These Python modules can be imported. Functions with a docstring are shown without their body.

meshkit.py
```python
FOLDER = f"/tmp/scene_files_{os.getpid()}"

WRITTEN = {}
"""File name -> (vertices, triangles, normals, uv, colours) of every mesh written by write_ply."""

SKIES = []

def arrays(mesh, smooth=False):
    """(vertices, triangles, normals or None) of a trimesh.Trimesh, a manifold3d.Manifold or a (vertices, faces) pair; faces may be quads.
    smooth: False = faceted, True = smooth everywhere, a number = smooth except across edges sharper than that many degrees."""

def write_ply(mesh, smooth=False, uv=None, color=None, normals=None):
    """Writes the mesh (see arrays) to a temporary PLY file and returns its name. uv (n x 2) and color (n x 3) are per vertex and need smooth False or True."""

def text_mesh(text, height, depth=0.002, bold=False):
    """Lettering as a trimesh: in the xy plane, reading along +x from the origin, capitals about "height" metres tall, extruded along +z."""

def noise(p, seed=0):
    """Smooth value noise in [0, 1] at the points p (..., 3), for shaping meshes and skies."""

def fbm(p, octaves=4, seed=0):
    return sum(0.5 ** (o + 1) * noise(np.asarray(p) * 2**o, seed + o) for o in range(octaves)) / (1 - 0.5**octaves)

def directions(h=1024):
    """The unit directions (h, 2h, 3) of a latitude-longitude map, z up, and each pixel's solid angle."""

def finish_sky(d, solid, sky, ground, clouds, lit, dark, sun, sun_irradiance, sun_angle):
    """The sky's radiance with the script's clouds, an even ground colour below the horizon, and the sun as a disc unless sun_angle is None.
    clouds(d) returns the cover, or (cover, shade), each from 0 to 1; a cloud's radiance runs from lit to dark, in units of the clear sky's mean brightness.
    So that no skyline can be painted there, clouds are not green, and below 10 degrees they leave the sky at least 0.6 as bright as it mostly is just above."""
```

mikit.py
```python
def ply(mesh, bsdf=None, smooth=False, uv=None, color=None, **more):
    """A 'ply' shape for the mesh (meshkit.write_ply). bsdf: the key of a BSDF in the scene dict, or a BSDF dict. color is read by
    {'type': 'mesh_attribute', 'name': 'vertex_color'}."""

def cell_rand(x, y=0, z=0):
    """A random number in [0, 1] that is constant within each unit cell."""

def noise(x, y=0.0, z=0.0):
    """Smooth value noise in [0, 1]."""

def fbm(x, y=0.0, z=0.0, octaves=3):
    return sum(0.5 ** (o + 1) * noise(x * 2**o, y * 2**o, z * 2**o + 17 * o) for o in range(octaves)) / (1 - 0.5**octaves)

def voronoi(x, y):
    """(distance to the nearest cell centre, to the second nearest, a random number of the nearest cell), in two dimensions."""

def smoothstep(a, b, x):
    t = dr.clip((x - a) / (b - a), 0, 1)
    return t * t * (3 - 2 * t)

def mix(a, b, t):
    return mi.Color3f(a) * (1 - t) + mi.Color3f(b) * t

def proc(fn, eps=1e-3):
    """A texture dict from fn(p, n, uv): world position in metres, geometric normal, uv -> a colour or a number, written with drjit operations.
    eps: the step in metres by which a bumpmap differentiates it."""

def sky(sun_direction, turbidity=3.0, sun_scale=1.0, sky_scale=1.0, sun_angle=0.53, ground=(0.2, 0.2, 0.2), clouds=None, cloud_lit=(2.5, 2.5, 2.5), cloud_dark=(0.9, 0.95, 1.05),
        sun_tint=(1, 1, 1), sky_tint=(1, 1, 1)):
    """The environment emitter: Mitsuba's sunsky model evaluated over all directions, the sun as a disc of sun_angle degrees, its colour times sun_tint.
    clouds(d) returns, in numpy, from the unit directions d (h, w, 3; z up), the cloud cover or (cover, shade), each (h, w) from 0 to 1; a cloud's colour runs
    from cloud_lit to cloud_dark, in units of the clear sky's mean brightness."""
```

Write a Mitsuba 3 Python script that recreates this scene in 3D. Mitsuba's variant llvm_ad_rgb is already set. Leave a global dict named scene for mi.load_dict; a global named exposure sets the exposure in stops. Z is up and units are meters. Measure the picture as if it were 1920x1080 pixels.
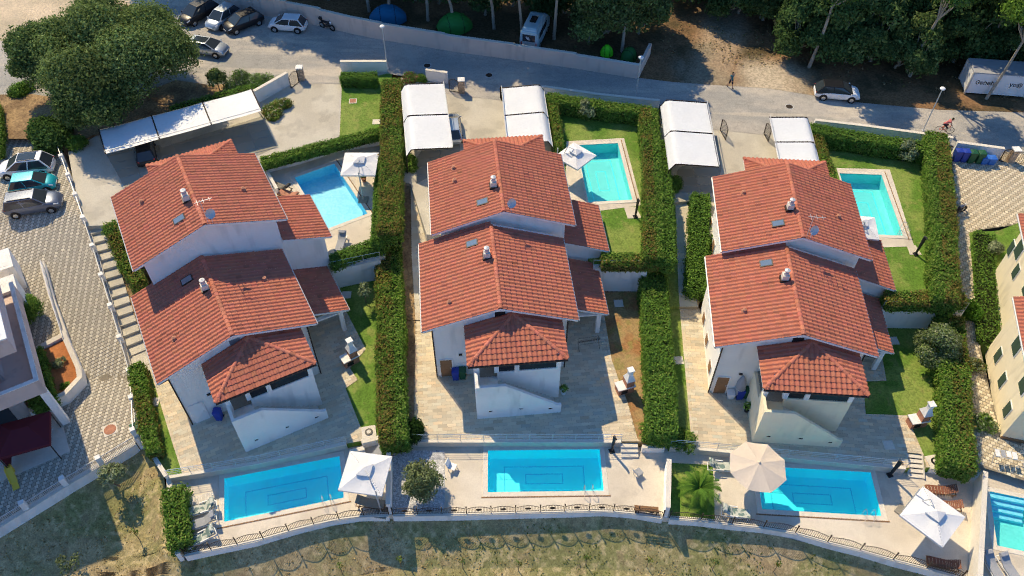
import math, random
import shapely.affinity, shapely.ops
import numpy as np, trimesh, shapely, mitsuba as mi, drjit as dr, mikit, meshkit, manifold3d
from shapely.geometry import Polygon, LineString, Point, box as sbox
from mikit import noise, fbm, cell_rand, smoothstep, mix, voronoi

# ---------------------------------------------------------------- camera, sky, exposure
PITCH, ROLL = math.radians(49.0), math.radians(0.17)
_f = np.array([0, math.cos(PITCH), -math.sin(PITCH)])
_u = np.array([0, math.sin(PITCH), math.cos(PITCH)])
_up = _u * math.cos(ROLL) - np.array([1., 0, 0]) * math.sin(ROLL)
SUN_AZ, SUN_EL = math.radians(-34), math.radians(49.5)
scene, labels = {}, {}
scene['camera'] = {'type': 'perspective', 'fov': 63.53, 'fov_axis': 'x', 'near_clip': 1.0, 'far_clip': 1500.0,
                   'to_world': mi.ScalarTransform4f().look_at(origin=[0, 0, 52], target=[0, float(_f[1]), 52 + float(_f[2])], up=[float(x) for x in _up])}
scene['sky'] = mikit.sky([math.sin(SUN_AZ) * math.cos(SUN_EL), math.cos(SUN_AZ) * math.cos(SUN_EL), math.sin(SUN_EL)], turbidity=3.0, sky_scale=1.2,
                         sun_tint=(1.0, 0.985, 0.86), sky_tint=(0.68, 0.98, 1.24))
exposure = 1.8

# ---------------------------------------------------------------- ground levels in metres 
def zS(x, y): return 3.75 - .02 * x
def zU(x, y): return 3.73 - .02 * x
def zU1(x, y): return 3.05 + 0 * x
def zT(x, y): return .95 + 0 * x
def zD(x, y): return .35 + 0 * x
def zL(x, y): return np.clip(.9 + (y - 37.0) * 3.1 / 12.0, .55, 4.1)
def zR(x, y): return np.clip(1.0 + (y - 34) * 1.75 / 22, .95, 2.85)
def zP2(x, y): return np.clip(.95 + (y - 40.5) * .2, .95, 3.65)
def zP3(x, y): return np.clip(.95 + (y - 40.5) * .1875, .95, 3.2)
WALLX = [-60., -33.7, -30.2, -26.6, -24.9, -22.6, -20.6, -16., -11.3, -8.5, -5.3, 0., 4., 10.6, 14.6, 19., 22.8, 27.3, 29.5, 60.]
WALLY = [8.5, 23.9, 27.0, 30.2, 27.5, 22.2, 22.1, 23.0, 24.2, 24.85, 24.95, 25.0, 25.1, 24.6, 24.2, 23.4, 22.4, 21.2, 20.5, 14.]
def zF(x, y):
    "the field: a bank falling from the front walls, then a gentler slope"
    d = np.maximum(np.interp(x, WALLX, WALLY) - y, 0); s = np.interp(x, [-27., -21.], [.22, .5]); return -.2 - s * np.minimum(d, 3.) - .16 * np.maximum(d - 3, 0)
def zG(x, y): return 3.9 - .02 * x
def flat(z): return lambda x, y: z + 0 * x
def off(f, d): return lambda x, y: f(x, y) + d

# ---------------------------------------------------------------- materials
def P(rgb, rough=.8, spec=.3, **k):
    c = {'type': 'rgb', 'value': list(rgb)} if isinstance(rgb, tuple) else rgb
    return {'type': 'twosided', 'b': {'type': 'principled', 'base_color': c, 'roughness': rough, 'specular': spec, **k}}
def proc(fn): return mikit.proc(fn)
def grain(rgb, amp=.25, sc=3.0, fine=30.0):
    return proc(lambda p, n, uv: mi.Color3f(*rgb) * (1 - amp + amp * 1.2 * fbm(p.x * sc, p.y * sc, p.z * sc) + amp * .8 * noise(p.x * fine, p.y * fine, p.z * fine)))
VC = {'type': 'mesh_attribute', 'name': 'vertex_color'}
scene['m_tile'] = P(VC, .75, .25)
scene['m_piece'] = P(VC, .85, .2)
scene['m_leaf'] = {'type': 'principledthin', 'base_color': VC, 'roughness': .55, 'diff_trans': .9}
def asphalt(p, n, uv):
    a = fbm(p.x * .25, p.y * .5, 0., 4); b = noise(p.x * 14, p.y * 14); c = fbm(p.x * 1.7 + 9, p.y * 3.1, 0., 3)
    col = mix((.40, .37, .325), (.31, .30, .275), smoothstep(.35, .65, a))
    crack = smoothstep(.035, .0, dr.abs(fbm(p.x * .45 + 3, p.y * .45, 7., 4) - .5))
    return mix(col, (.53, .47, .38), smoothstep(.55, .8, fbm(p.x * .12 + 5, p.y * .9, 2., 3)) * .6) * (.78 + .25 * b + .22 * c) * (1 - .12 * crack)
scene['m_asphalt'] = P(proc(asphalt), .9, .2)
def gravel(p, n, uv):
    a = fbm(p.x * .3, p.y * .3, 2., 4); b = noise(p.x * 9, p.y * 9); c = noise(p.x * 30, p.y * 30)
    return mix((.62, .50, .35), (.48, .40, .28), smoothstep(.35, .7, a)) * (.7 + .3 * b + .25 * c)
scene['m_gravel'] = P(proc(gravel), .95, .1)
def forest(p, n, uv):
    a = fbm(p.x * .4, p.y * .4, 5., 4); b = noise(p.x * 7, p.y * 7, 1.); c = fbm(p.x * .15 + 4, p.y * .15, 3., 3)
    col = mix((.23, .135, .07), (.10, .075, .04), smoothstep(.3, .65, a))
    trk = smoothstep(3.6, 1.2, dr.abs(p.x - 18 - .32 * (p.y - 66) + 2 * (c - .5))) * smoothstep(62., 66., p.y)
    return mix(col, (.48, .40, .29), dr.maximum(trk * .45, smoothstep(.3, .5, c) * smoothstep(15., 20., p.x) * smoothstep(32., 26., p.x) * smoothstep(75., 71.5, p.y))) * (.68 + .55 * b)
scene['m_forest'] = P(proc(forest), .95, .1)
def dry(p, n, uv):
    a = fbm(p.x * .35, p.y * .35, 1., 4); b = fbm(p.x * 3.1, p.y * 3.1, 2., 3); c = noise(p.x * 16, p.y * 16, 3.); e = fbm(p.x * 1.1 + 5, p.y * 1.1, 9., 3)
    g = dr.clip(smoothstep(.30, .74, a + .12 * smoothstep(-4., 14., p.x) * smoothstep(26., 20., p.y) - .02), 0, 1)
    col = mix((.385, .295, .155), (.185, .205, .065), g * .72)
    col = mix(col, (.46, .365, .20), smoothstep(.5, .75, b) * .6)
    col = mix(col, (.33, .235, .14), smoothstep(.55, .75, e) * .45)
    return col * (.5 + .55 * c + .45 * b)
scene['m_dry'] = P(proc(dry), .95, .1)
def lawn(p, n, uv):
    a = fbm(p.x * .5, p.y * .5, 1., 4); b = noise(p.x * 11, p.y * 11, 3.); c = fbm(p.x * 2.5, p.y * 2.5, 0., 3)
    col = mix((.105, .20, .028), (.20, .265, .06), smoothstep(.38, .68, a))
    return mix(col, (.27, .22, .09), smoothstep(.6, .8, c) * .35) * (.6 + .55 * b + .25 * c)
scene['m_lawn'] = P(proc(lawn), .9, .15)
def poorlawn(p, n, uv):
    a = fbm(p.x * .6, p.y * .6, 4., 4); b = noise(p.x * 11, p.y * 11, 3.); c = fbm(p.x * 2.5, p.y * 2.5, 0., 3)
    return mix(mix((.33, .17, .075), (.36, .25, .12), smoothstep(.35, .6, a)), (.20, .20, .06), smoothstep(.5, .75, c) * .6) * (.65 + .45 * b + .2 * c)
scene['m_poorlawn'] = P(proc(poorlawn), .95, .1)
def soil(p, n, uv):
    a = fbm(p.x * .8, p.y * .8, 4., 4); b = noise(p.x * 9, p.y * 9, 3.)
    return mix((.38, .26, .14), (.24, .16, .09), smoothstep(.35, .7, a)) * (.6 + .6 * b)
scene['m_soil'] = P(proc(soil), .95, .1)
scene['m_redsoil'] = P(grain((.42, .17, .07), .4, 2.0, 12.), .95, .1)
def drive(p, n, uv):
    a = fbm(p.x * .4, p.y * .4, 1., 4); b = noise(p.x * 20, p.y * 20); st = smoothstep(.58, .75, fbm(p.x * .9 + 7, p.y * .9, 4., 3))
    return mix((.56, .52, .43), (.49, .45, .365), smoothstep(.35, .65, a)) * (.86 + .16 * b) * (1 - .13 * st)
scene['m_drive'] = P(proc(drive), .85, .2)
def parkpave(p, n, uv):
    a = fbm(p.x * .7, p.y * .7, 1., 3); b = noise(p.x * 18, p.y * 18)
    return mix((.36, .33, .265), (.28, .26, .215), smoothstep(.3, .7, a)) * (.85 + .2 * b)
scene['m_parkpave'] = P(proc(parkpave), .85, .2)
def deckstone(p, n, uv):
    a = fbm(p.x * .45, p.y * .45, 1., 4); b = noise(p.x * 22, p.y * 22)
    jx = smoothstep(.02, .0, dr.abs(p.x * 1.6 - dr.floor(p.x * 1.6) - .5) - .48 + .02); st = smoothstep(.6, .75, fbm(p.x * 1.1 + 2, p.y * 1.1, 6., 3))
    return mix((.68, .61, .50), (.60, .53, .425), smoothstep(.35, .65, a)) * (.9 + .12 * b) * (1 - .1 * st)
scene['m_deck'] = P(proc(deckstone), .8, .25)
def stucco(rgb):
    def fn(p, n, uv):
        a = fbm(p.x * .5, p.y * .5, p.z * .9, 3); b = noise(p.x * 12, p.y * 12, p.z * 12); d = fbm(p.x * 2.2, p.y * 2.2, p.z * .35, 3)
        return mi.Color3f(*rgb) * (.86 + .12 * a + .05 * b) * (1 - .16 * smoothstep(.5, .8, d))
    return P(proc(fn), .9, .15)
scene['m_white'] = stucco((.84, .82, .78))
scene['m_cream'] = stucco((.88, .77, .54))
scene['m_ivory'] = stucco((.88, .84, .76))
scene['m_pink'] = stucco((.62, .50, .44))
scene['m_wallgrey'] = stucco((.55, .51, .44))
scene['m_oldwall'] = stucco((.68, .54, .45))
scene['m_coping'] = P(grain((.66, .61, .52), .15, 1.5, 18.), .8, .25)
scene['m_slabbase'] = P(grain((.34, .29, .21), .25, 1.5, 14.), .95, .1)
scene['m_pavebase'] = P(grain((.23, .20, .15), .3, 1.5, 14.), .95, .1)
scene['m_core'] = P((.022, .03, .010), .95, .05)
scene['m_bark'] = P(grain((.20, .15, .10), .4, 3., 20.), .95, .1)
scene['m_palebark'] = P(grain((.36, .31, .24), .35, 2., 15.), .95, .1)
scene['m_iron'] = P((.035, .024, .018), .5, .4)
scene['m_black'] = P((.018, .018, .02), .45, .4)
scene['m_rubber'] = P((.02, .02, .021), .85, .2)
scene['m_steel'] = P((.6, .62, .63), .28, .5, metallic=.9)
scene['m_galv'] = P((.55, .56, .56), .5, .4, metallic=.35)
scene['m_canvas'] = P(grain((.72, .715, .70), .08, 1., 10.), .75, .2)
scene['m_beige'] = P(grain((.62, .53, .43), .08, 1., 10.), .8, .2)
scene['m_membrane'] = P(grain((.66, .68, .69), .1, .6, 8.), .5, .3)
scene['m_glass'] = P((.03, .04, .05), .08, .6)
scene['m_darkpane'] = P((.02, .024, .03), .25, .3)
scene['m_skyglass'] = P((.22, .27, .32), .06, .8, metallic=.5)
scene['m_wood'] = P(grain((.27, .15, .075), .35, 2., 18.), .7, .25)
scene['m_wicker'] = P(grain((.22, .085, .05), .35, 3., 25.), .7, .25)
scene['m_greenpaint'] = P((.05, .085, .055), .6, .3)
scene['m_maroon'] = P((.10, .018, .028), .85, .2)
scene['m_brick'] = P(grain((.42, .20, .13), .4, 2.5, 14.), .9, .15)
scene['m_whiteplastic'] = P((.75, .75, .74), .45, .4)
scene['m_bluebin'] = P((.02, .05, .32), .45, .4)
scene['m_bluebasket'] = P((.03, .14, .5), .5, .4)
scene['m_greenbin'] = P((.015, .09, .04), .5, .4)
scene['m_yellow'] = P((.75, .52, .06), .5, .4)
scene['m_grayfabric'] = P((.33, .34, .36), .85, .2)
scene['m_taupe'] = P(grain((.28, .25, .2), .2, 2., 20.), .85, .2)
def floral(p, n, uv):
    a = fbm(p.x * 6, p.y * 6, 3., 2)
    return mix((.52, .54, .47), (.16, .23, .21), smoothstep(.48, .58, a))
scene['m_floral'] = P(proc(floral), .85, .2)
def mosaic(c1, c2):
    def fn(p, n, uv):
        r = cell_rand(dr.floor(p.x * 7), dr.floor(p.y * 7), dr.floor(p.z * 7)); a = fbm(p.x * .8, p.y * .8, 0., 3)
        return mix(c1, c2, .5 * r + .5 * a)
    return P(proc(fn), .5, .4)
scene['m_poolblue'] = mosaic((.03, .88, .93), (.045, .92, .96))
scene['m_poolcyan'] = mosaic((.10, .66, .64), (.15, .76, .73))
scene['m_poolline'] = P((.015, .62, .80), .6, .3)
scene['m_pooltop'] = mosaic((.10, .58, .78), (.26, .74, .87))
scene['m_water'] = {'type': 'thindielectric', 'int_ior': 1.33}
def pebble(p, n, uv):
    a, b, c = voronoi(p.x * 9, p.y * 9)
    return mi.Color3f(.72, .72, .72) * (.55 + .45 * c) * smoothstep(.0, .25, b - a + .08)
scene['m_pebble'] = P(proc(pebble), .8, .25)
scene['m_skin'] = P((.45, .26, .18), .6, .3)
def paint(rgb, met=0.): return {'type': 'twosided', 'b': {'type': 'principled', 'base_color': {'type': 'rgb', 'value': list(rgb)}, 'roughness': .28, 'specular': .5, 'clearcoat': .8, 'clearcoat_gloss': .92, 'metallic': met}}

# ---------------------------------------------------------------- keys, labels
_count = {}
def numbered(name):
    n = _count.get(name, 0); _count[name] = n + 1
    return name if n == 0 else f'{name}_{n:03d}'
def thing(name, label, cat, group=None):
    key = numbered(name); labels[key] = {'label': label, 'category': cat}
    if group: labels[key]['group'] = group
    return key
def put(key, mesh, bsdf, smooth=False, color=None, **more):
    if isinstance(mesh, B): color, mesh = (mesh.colors() if color is None else color), mesh.mesh()
    if len(mesh[0] if isinstance(mesh, tuple) else mesh.vertices) == 0: return None
    scene[key] = mikit.ply(mesh, bsdf, smooth, color=color, **more)
    return key
def part(parent, name, mesh, bsdf, smooth=False, color=None, stuff=False, label=None):
    key = numbered(parent + '__' + name)
    put(key, mesh, bsdf, smooth, color)
    if stuff: labels.setdefault(key, {})['kind'] = 'stuff'
    if label: labels.setdefault(key, {})['label'] = label
    return key
def one(name, label, cat, mesh, bsdf, smooth=False, group=None, color=None):
    key = thing(name, label, cat, group); put(key, mesh, bsdf, smooth, color); return key
def struct(name, mesh, bsdf, color=None):
    key = numbered(name); labels[key] = {'kind': 'structure'}; put(key, mesh, bsdf, False, color); return key

# ---------------------------------------------------------------- mesh builder
BOXF = np.array([[0, 2, 3, 1], [4, 5, 7, 6], [0, 1, 5, 4], [2, 6, 7, 3], [0, 4, 6, 2], [1, 3, 7, 5]])
BOXF = np.vstack([BOXF[:, [0, 1, 2]], BOXF[:, [0, 2, 3]]])
UNIT = np.array([[x, y, z] for x in (0, 1) for y in (0, 1) for z in (0, 1)], float)
class B:
    def __init__(s, M=None): s.v, s.f, s.c, s.n, s.M = [], [], [], 0, M
    def add(s, v, f, c=None):
        v = np.asarray(v, float); f = np.asarray(f, int)
        if f.shape[1] == 4: f = np.vstack([f[:, [0, 1, 2]], f[:, [0, 2, 3]]])
        s.v.append(v); s.f.append(f + s.n); s.n += len(v)
        if c is not None: s.c.append(np.broadcast_to(np.asarray(c, float), v.shape))
        return s
    def box(s, x0, x1, y0, y1, z0, z1, c=None): return s.add(UNIT * [x1 - x0, y1 - y0, z1 - z0] + [x0, y0, z0], BOXF, c)
    def obox(s, cx, cy, z0, z1, lx, ly, ang=0., c=None):
        v = (UNIT - [.5, .5, 0]) * [lx, ly, z1 - z0]; ca, sa = math.cos(ang), math.sin(ang)
        return s.add(np.stack([cx + ca * v[:, 0] - sa * v[:, 1], cy + sa * v[:, 0] + ca * v[:, 1], z0 + v[:, 2]], 1), BOXF, c)
    def bar(s, p, q, w=.04, h=None, c=None):
        p, q = np.asarray(p, float), np.asarray(q, float); d = q - p; L = np.linalg.norm(d) + 1e-9; d = d / L; h = h or w
        a = np.cross([0, 0, 1.], d); a = np.array([1., 0, 0]) if np.linalg.norm(a) < 1e-3 else a / np.linalg.norm(a)
        b = np.cross(d, a); u = (UNIT - [0, .5, .5]) * [L, w, h]
        return s.add(p + u[:, :1] * d + u[:, 1:2] * a + u[:, 2:] * b, BOXF, c)
    def tube(s, pts, r, n=6, c=None, cap=True):
        p = np.asarray(pts, float); k = len(p); r = np.broadcast_to(np.asarray(r, float), (k,))
        t = np.gradient(p, axis=0); t /= np.linalg.norm(t, axis=1, keepdims=True) + 1e-9
        ref = np.array([0, 0, 1.]) if np.abs(t[:, 2]).mean() < .8 else np.array([1., 0, 0])
        a = np.cross(t, ref); a /= np.linalg.norm(a, axis=1, keepdims=True) + 1e-9; b = np.cross(t, a)
        th = np.arange(n) * 2 * np.pi / n
        v = (p[:, None] + r[:, None, None] * (np.cos(th)[None, :, None] * a[:, None] + np.sin(th)[None, :, None] * b[:, None])).reshape(-1, 3)
        f = [[i * n + j, i * n + (j + 1) % n, (i + 1) * n + (j + 1) % n, (i + 1) * n + j] for i in range(k - 1) for j in range(n)]
        s.add(v, f, c)
        if cap and n <= 12:
            for i in (0, k - 1): s.add(v[i * n:(i + 1) * n], [[0, j, j + 1] for j in range(1, n - 1)], c)
        return s
    def quad(s, *p, c=None): return s.add(np.array(p, float), [[0, 1, 2, 3]] if len(p) == 4 else [[0, 1, 2]], c)
    def prism(s, poly, z0, z1, c=None, bottom=False):
        "vertical walls and top over a plan polygon; z0 and z1 are numbers or functions of x, y"
        poly = poly if isinstance(poly, shapely.Geometry) else Polygon(poly)
        poly = shapely.make_valid(poly)
        for g in getattr(poly, 'geoms', [poly]):
            if g.geom_type != 'Polygon' or g.area < 1e-6: continue
            v, f = trimesh.creation.triangulate_polygon(g, engine='earcut')
            zz = lambda z, q: (z(q[:, 0], q[:, 1]) if callable(z) else np.full(len(q), float(z)))
            s.add(np.column_stack([v, zz(z1, v)]), f, c)
            if bottom: s.add(np.column_stack([v, zz(z0, v)]), f[:, ::-1], c)
            for ring in [g.exterior, *g.interiors]:
                q = np.array(ring.coords)[:-1]; m = len(q); i = np.arange(m); j = (i + 1) % m
                s.add(np.vstack([np.column_stack([q, zz(z0, q)]), np.column_stack([q, zz(z1, q)])]), np.stack([i, j, j + m, i + m], 1), c)
        return s
    def sheet(s, poly, z, c=None, step=None):
        poly = shapely.make_valid(poly if isinstance(poly, shapely.Geometry) else Polygon(poly))
        for g in getattr(poly, 'geoms', [poly]):
            if g.geom_type != 'Polygon' or g.area < 1e-6: continue
            v, f = trimesh.creation.triangulate_polygon(g, engine='earcut')
            if step:
                v3, f = trimesh.remesh.subdivide_to_size(np.column_stack([v, v[:, 0] * 0]), f, step, max_iter=14); v = v3[:, :2]
            s.add(np.column_stack([v, z(v[:, 0], v[:, 1]) if callable(z) else np.full(len(v), float(z))]), f, c)
        return s
    def lathe(s, prof, cx, cy, z0, n=12, c=None):
        pr = np.array(prof, float); th = np.arange(n) * 2 * np.pi / n; k = len(pr)
        v = np.stack([cx + pr[:, 0][:, None] * np.cos(th), cy + pr[:, 0][:, None] * np.sin(th), z0 + np.repeat(pr[:, 1][:, None], n, 1)], -1).reshape(-1, 3)
        f = [[i * n + j, i * n + (j + 1) % n, (i + 1) * n + (j + 1) % n, (i + 1) * n + j] for i in range(k - 1) for j in range(n)]
        return s.add(v, f, c)
    def hull(s, balls, c=None):
        m = manifold3d.Manifold.batch_hull([manifold3d.Manifold.sphere(r, 10).translate(list(map(float, p))) for p, r in balls]).to_mesh()
        return s.add(m.vert_properties[:, :3], m.tri_verts, c)
    def mesh(s):
        if not s.v: return np.zeros((0, 3)), np.zeros((0, 3), int)
        v = np.vstack(s.v)
        if s.M is not None: v = v @ s.M[:3, :3].T + s.M[:3, 3]
        return v, np.vstack(s.f)
    def colors(s): return np.vstack(s.c) if s.c and sum(len(x) for x in s.c) == s.n else None
def frame(x, y, z, ang):
    c, s = math.cos(ang), math.sin(ang)
    return np.array([[c, -s, 0, x], [s, c, 0, y], [0, 0, 1, z], [0, 0, 0, 1.]])
def strip(pts, th): return LineString(pts).buffer(th / 2, cap_style=2, join_style=2)
def grow(poly, d): return Polygon(poly).buffer(d, join_style=2)

# ---------------------------------------------------------------- pieces: slabs and pavers
def vary(rng, n, base, amp, hue=.04):
    return np.clip(np.array(base) * (1 + amp * rng.standard_normal((n, 1))) * (1 + hue * rng.standard_normal((n, 1)) * np.array([1, 0, -1])), .01, .95)
def slabs(parent, name, poly, zf, lx, ly, ang, base, amp=.1, gap=.012, th=.012, seed=0, single=False, stagger=.5, bsdf='m_piece'):
    "paving pieces laid in courses over a plan polygon, cut along its edge"
    rng = np.random.default_rng(seed); poly = shapely.make_valid(poly if isinstance(poly, shapely.Geometry) else Polygon(poly)); c0 = poly.centroid
    back = shapely.affinity.rotate(poly, -math.degrees(ang), origin=c0)
    x0, y0, x1, y1 = back.bounds; out = B(); whole, bits = [], []
    for j, yy in enumerate(np.arange(y0, y1, ly)):
        for xx in np.arange(x0 - (j % 2) * lx * stagger, x1, lx):
            whole.append((xx + gap / 2, yy + gap / 2, xx + lx - gap / 2, yy + ly - gap / 2))
    q = np.array(whole); cells = shapely.box(q[:, 0], q[:, 1], q[:, 2], q[:, 3])
    shapely.prepare(back); inside = shapely.contains(back, cells); touch = shapely.intersects(back, cells)
    ca, sa = math.cos(ang), math.sin(ang); cx, cy = c0.x, c0.y
    def world(v): return np.column_stack([cx + ca * (v[:, 0] - cx) - sa * (v[:, 1] - cy), cy + sa * (v[:, 0] - cx) + ca * (v[:, 1] - cy)])
    cols = vary(rng, len(q), base, amp)
    for k in np.nonzero(touch)[0]:
        g = cells[k] if inside[k] else shapely.intersection(back, cells[k])
        if g.geom_type != 'Polygon' or g.area < .15 * lx * ly: continue
        r = np.array(g.exterior.coords)[:-1]
        if len(r) > 8: continue
        w = world(r); m = len(w); z = zf(w[:, 0], w[:, 1]) + th + rng.uniform(-.002, .002); i = np.arange(m); jn = (i + 1) % m
        v = np.vstack([np.column_stack([w, z - th - .02]), np.column_stack([w, z])])
        f = np.vstack([np.stack([i, jn, jn + m], 1), np.stack([i, jn + m, i + m], 1), np.array([[m, m + a, m + a + 1] for a in range(1, m - 1)])])
        if single: part(parent, name, B().add(v, f, cols[k]), bsdf)
        else: out.add(v, f, cols[k])
    if not single: part(parent, name, out, bsdf, stuff=True)
def pavers(parent, poly, zf, lx, ly, ang, palette, seed, gap=.02):
    "many small pavers, each a bevelled block"
    rng = np.random.default_rng(seed); poly = Polygon(poly) if not isinstance(poly, shapely.Geometry) else poly; c0 = poly.centroid
    R = math.hypot(poly.bounds[2] - poly.bounds[0], poly.bounds[3] - poly.bounds[1])
    gx, gy = np.meshgrid(np.arange(-R, R, lx), np.arange(-R, R, ly)); row = np.arange(gx.shape[0])[:, None]
    gx = gx + (row % 2) * lx / 2; ca, sa = math.cos(ang), math.sin(ang)
    a, b = gx.ravel(), gy.ravel(); X, Y = c0.x + ca * a - sa * b, c0.y + sa * a + ca * b
    k = shapely.contains_xy(poly.buffer(-.08), X, Y); X, Y = X[k], Y[k]; n = len(X)
    hx, hy = (lx - gap) / 2, (ly - gap) / 2; bv = .02
    corner = np.array([[-1, -1], [1, -1], [1, 1], [-1, 1.]])
    lo, hi = corner * [hx, hy], corner * [hx - bv, hy - bv]
    loc = np.vstack([lo, hi]); w = np.stack([ca * loc[:, 0] - sa * loc[:, 1], sa * loc[:, 0] + ca * loc[:, 1]], 1)
    V = np.empty((n, 8, 3)); V[:, :, 0] = X[:, None] + w[:, 0]; V[:, :, 1] = Y[:, None] + w[:, 1]
    V[:, :4, 2] = zf(V[:, :4, 0], V[:, :4, 1]) + .004; V[:, 4:, 2] = zf(V[:, 4:, 0], V[:, 4:, 1]) + .026 + rng.uniform(-.004, .004, (n, 1))
    f = np.array([[4, 5, 6, 7], [0, 1, 5, 4], [1, 2, 6, 5], [2, 3, 7, 6], [3, 0, 4, 7]]); f = np.vstack([f[:, :3], f[:, [0, 2, 3]]])
    F = (f[None] + 8 * np.arange(n)[:, None, None]).reshape(-1, 3)
    par = ((np.round(gx / lx * 2).astype(int) + row) // 2 + row * 0).ravel()[k] + np.broadcast_to(row, gx.shape).ravel()[k]
    pal = np.array(palette)[par % len(palette)] * (1 + .07 * rng.standard_normal((n, 1)))
    part(parent, 'paver', (V.reshape(-1, 3), F), 'm_piece', color=np.repeat(np.clip(pal, .01, .9), 8, 0), stuff=True)

# ---------------------------------------------------------------- foliage
def leaf_cards(rng, p, nrm, size, cols, tilt=.5, long=1.5):
    "one folded leaf spray per point"
    n = len(p); nn = nrm + tilt * rng.standard_normal((n, 3)); nn /= np.linalg.norm(nn, axis=1, keepdims=True) + 1e-9
    t = np.cross(nn, rng.standard_normal((n, 3))); t /= np.linalg.norm(t, axis=1, keepdims=True) + 1e-9; b = np.cross(nn, t)
    s = (size * rng.uniform(.6, 1.35, n))[:, None]
    V = np.stack([p - t * s * long / 2, p + b * s * .42 - nn * s * .12, p + t * s * long / 2, p - b * s * .42 - nn * s * .12], 1)
    F = np.array([[0, 1, 2], [0, 2, 3]])[None] + 4 * np.arange(n)[:, None, None]
    return V.reshape(-1, 3), F.reshape(-1, 3), np.repeat(cols, 4, 0)
def tint(rng, n, pal, amp=.22):
    pal = np.array(pal); return np.clip(pal[rng.integers(0, len(pal), n)] * (1 + amp * rng.standard_normal((n, 1))), .004, .8)
GREEN = [(0.156, 0.286, 0.0455), (0.111, 0.227, 0.0416), (0.221, 0.364, 0.0715), (0.13, 0.247, 0.0585)]
HEDGE = [(0.15, 0.286, 0.0425), (0.1, 0.209, 0.034), (0.24, 0.363, 0.0744), (0.12, 0.242, 0.0425), (0.3, 0.385, 0.0952)]
BROWN = [(0.224, 0.254, 0.0561), (0.275, 0.205, 0.0612), (0.163, 0.248, 0.0459), (0.326, 0.238, 0.0816), (0.133, 0.227, 0.0408)]
OAK = [(0.171, 0.248, 0.0788), (0.132, 0.198, 0.0578), (0.253, 0.33, 0.121), (0.187, 0.248, 0.0945)]
DARK = [(0.088, 0.161, 0.055), (0.066, 0.132, 0.044), (0.132, 0.218, 0.0715), (0.099, 0.161, 0.0605)]
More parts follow.
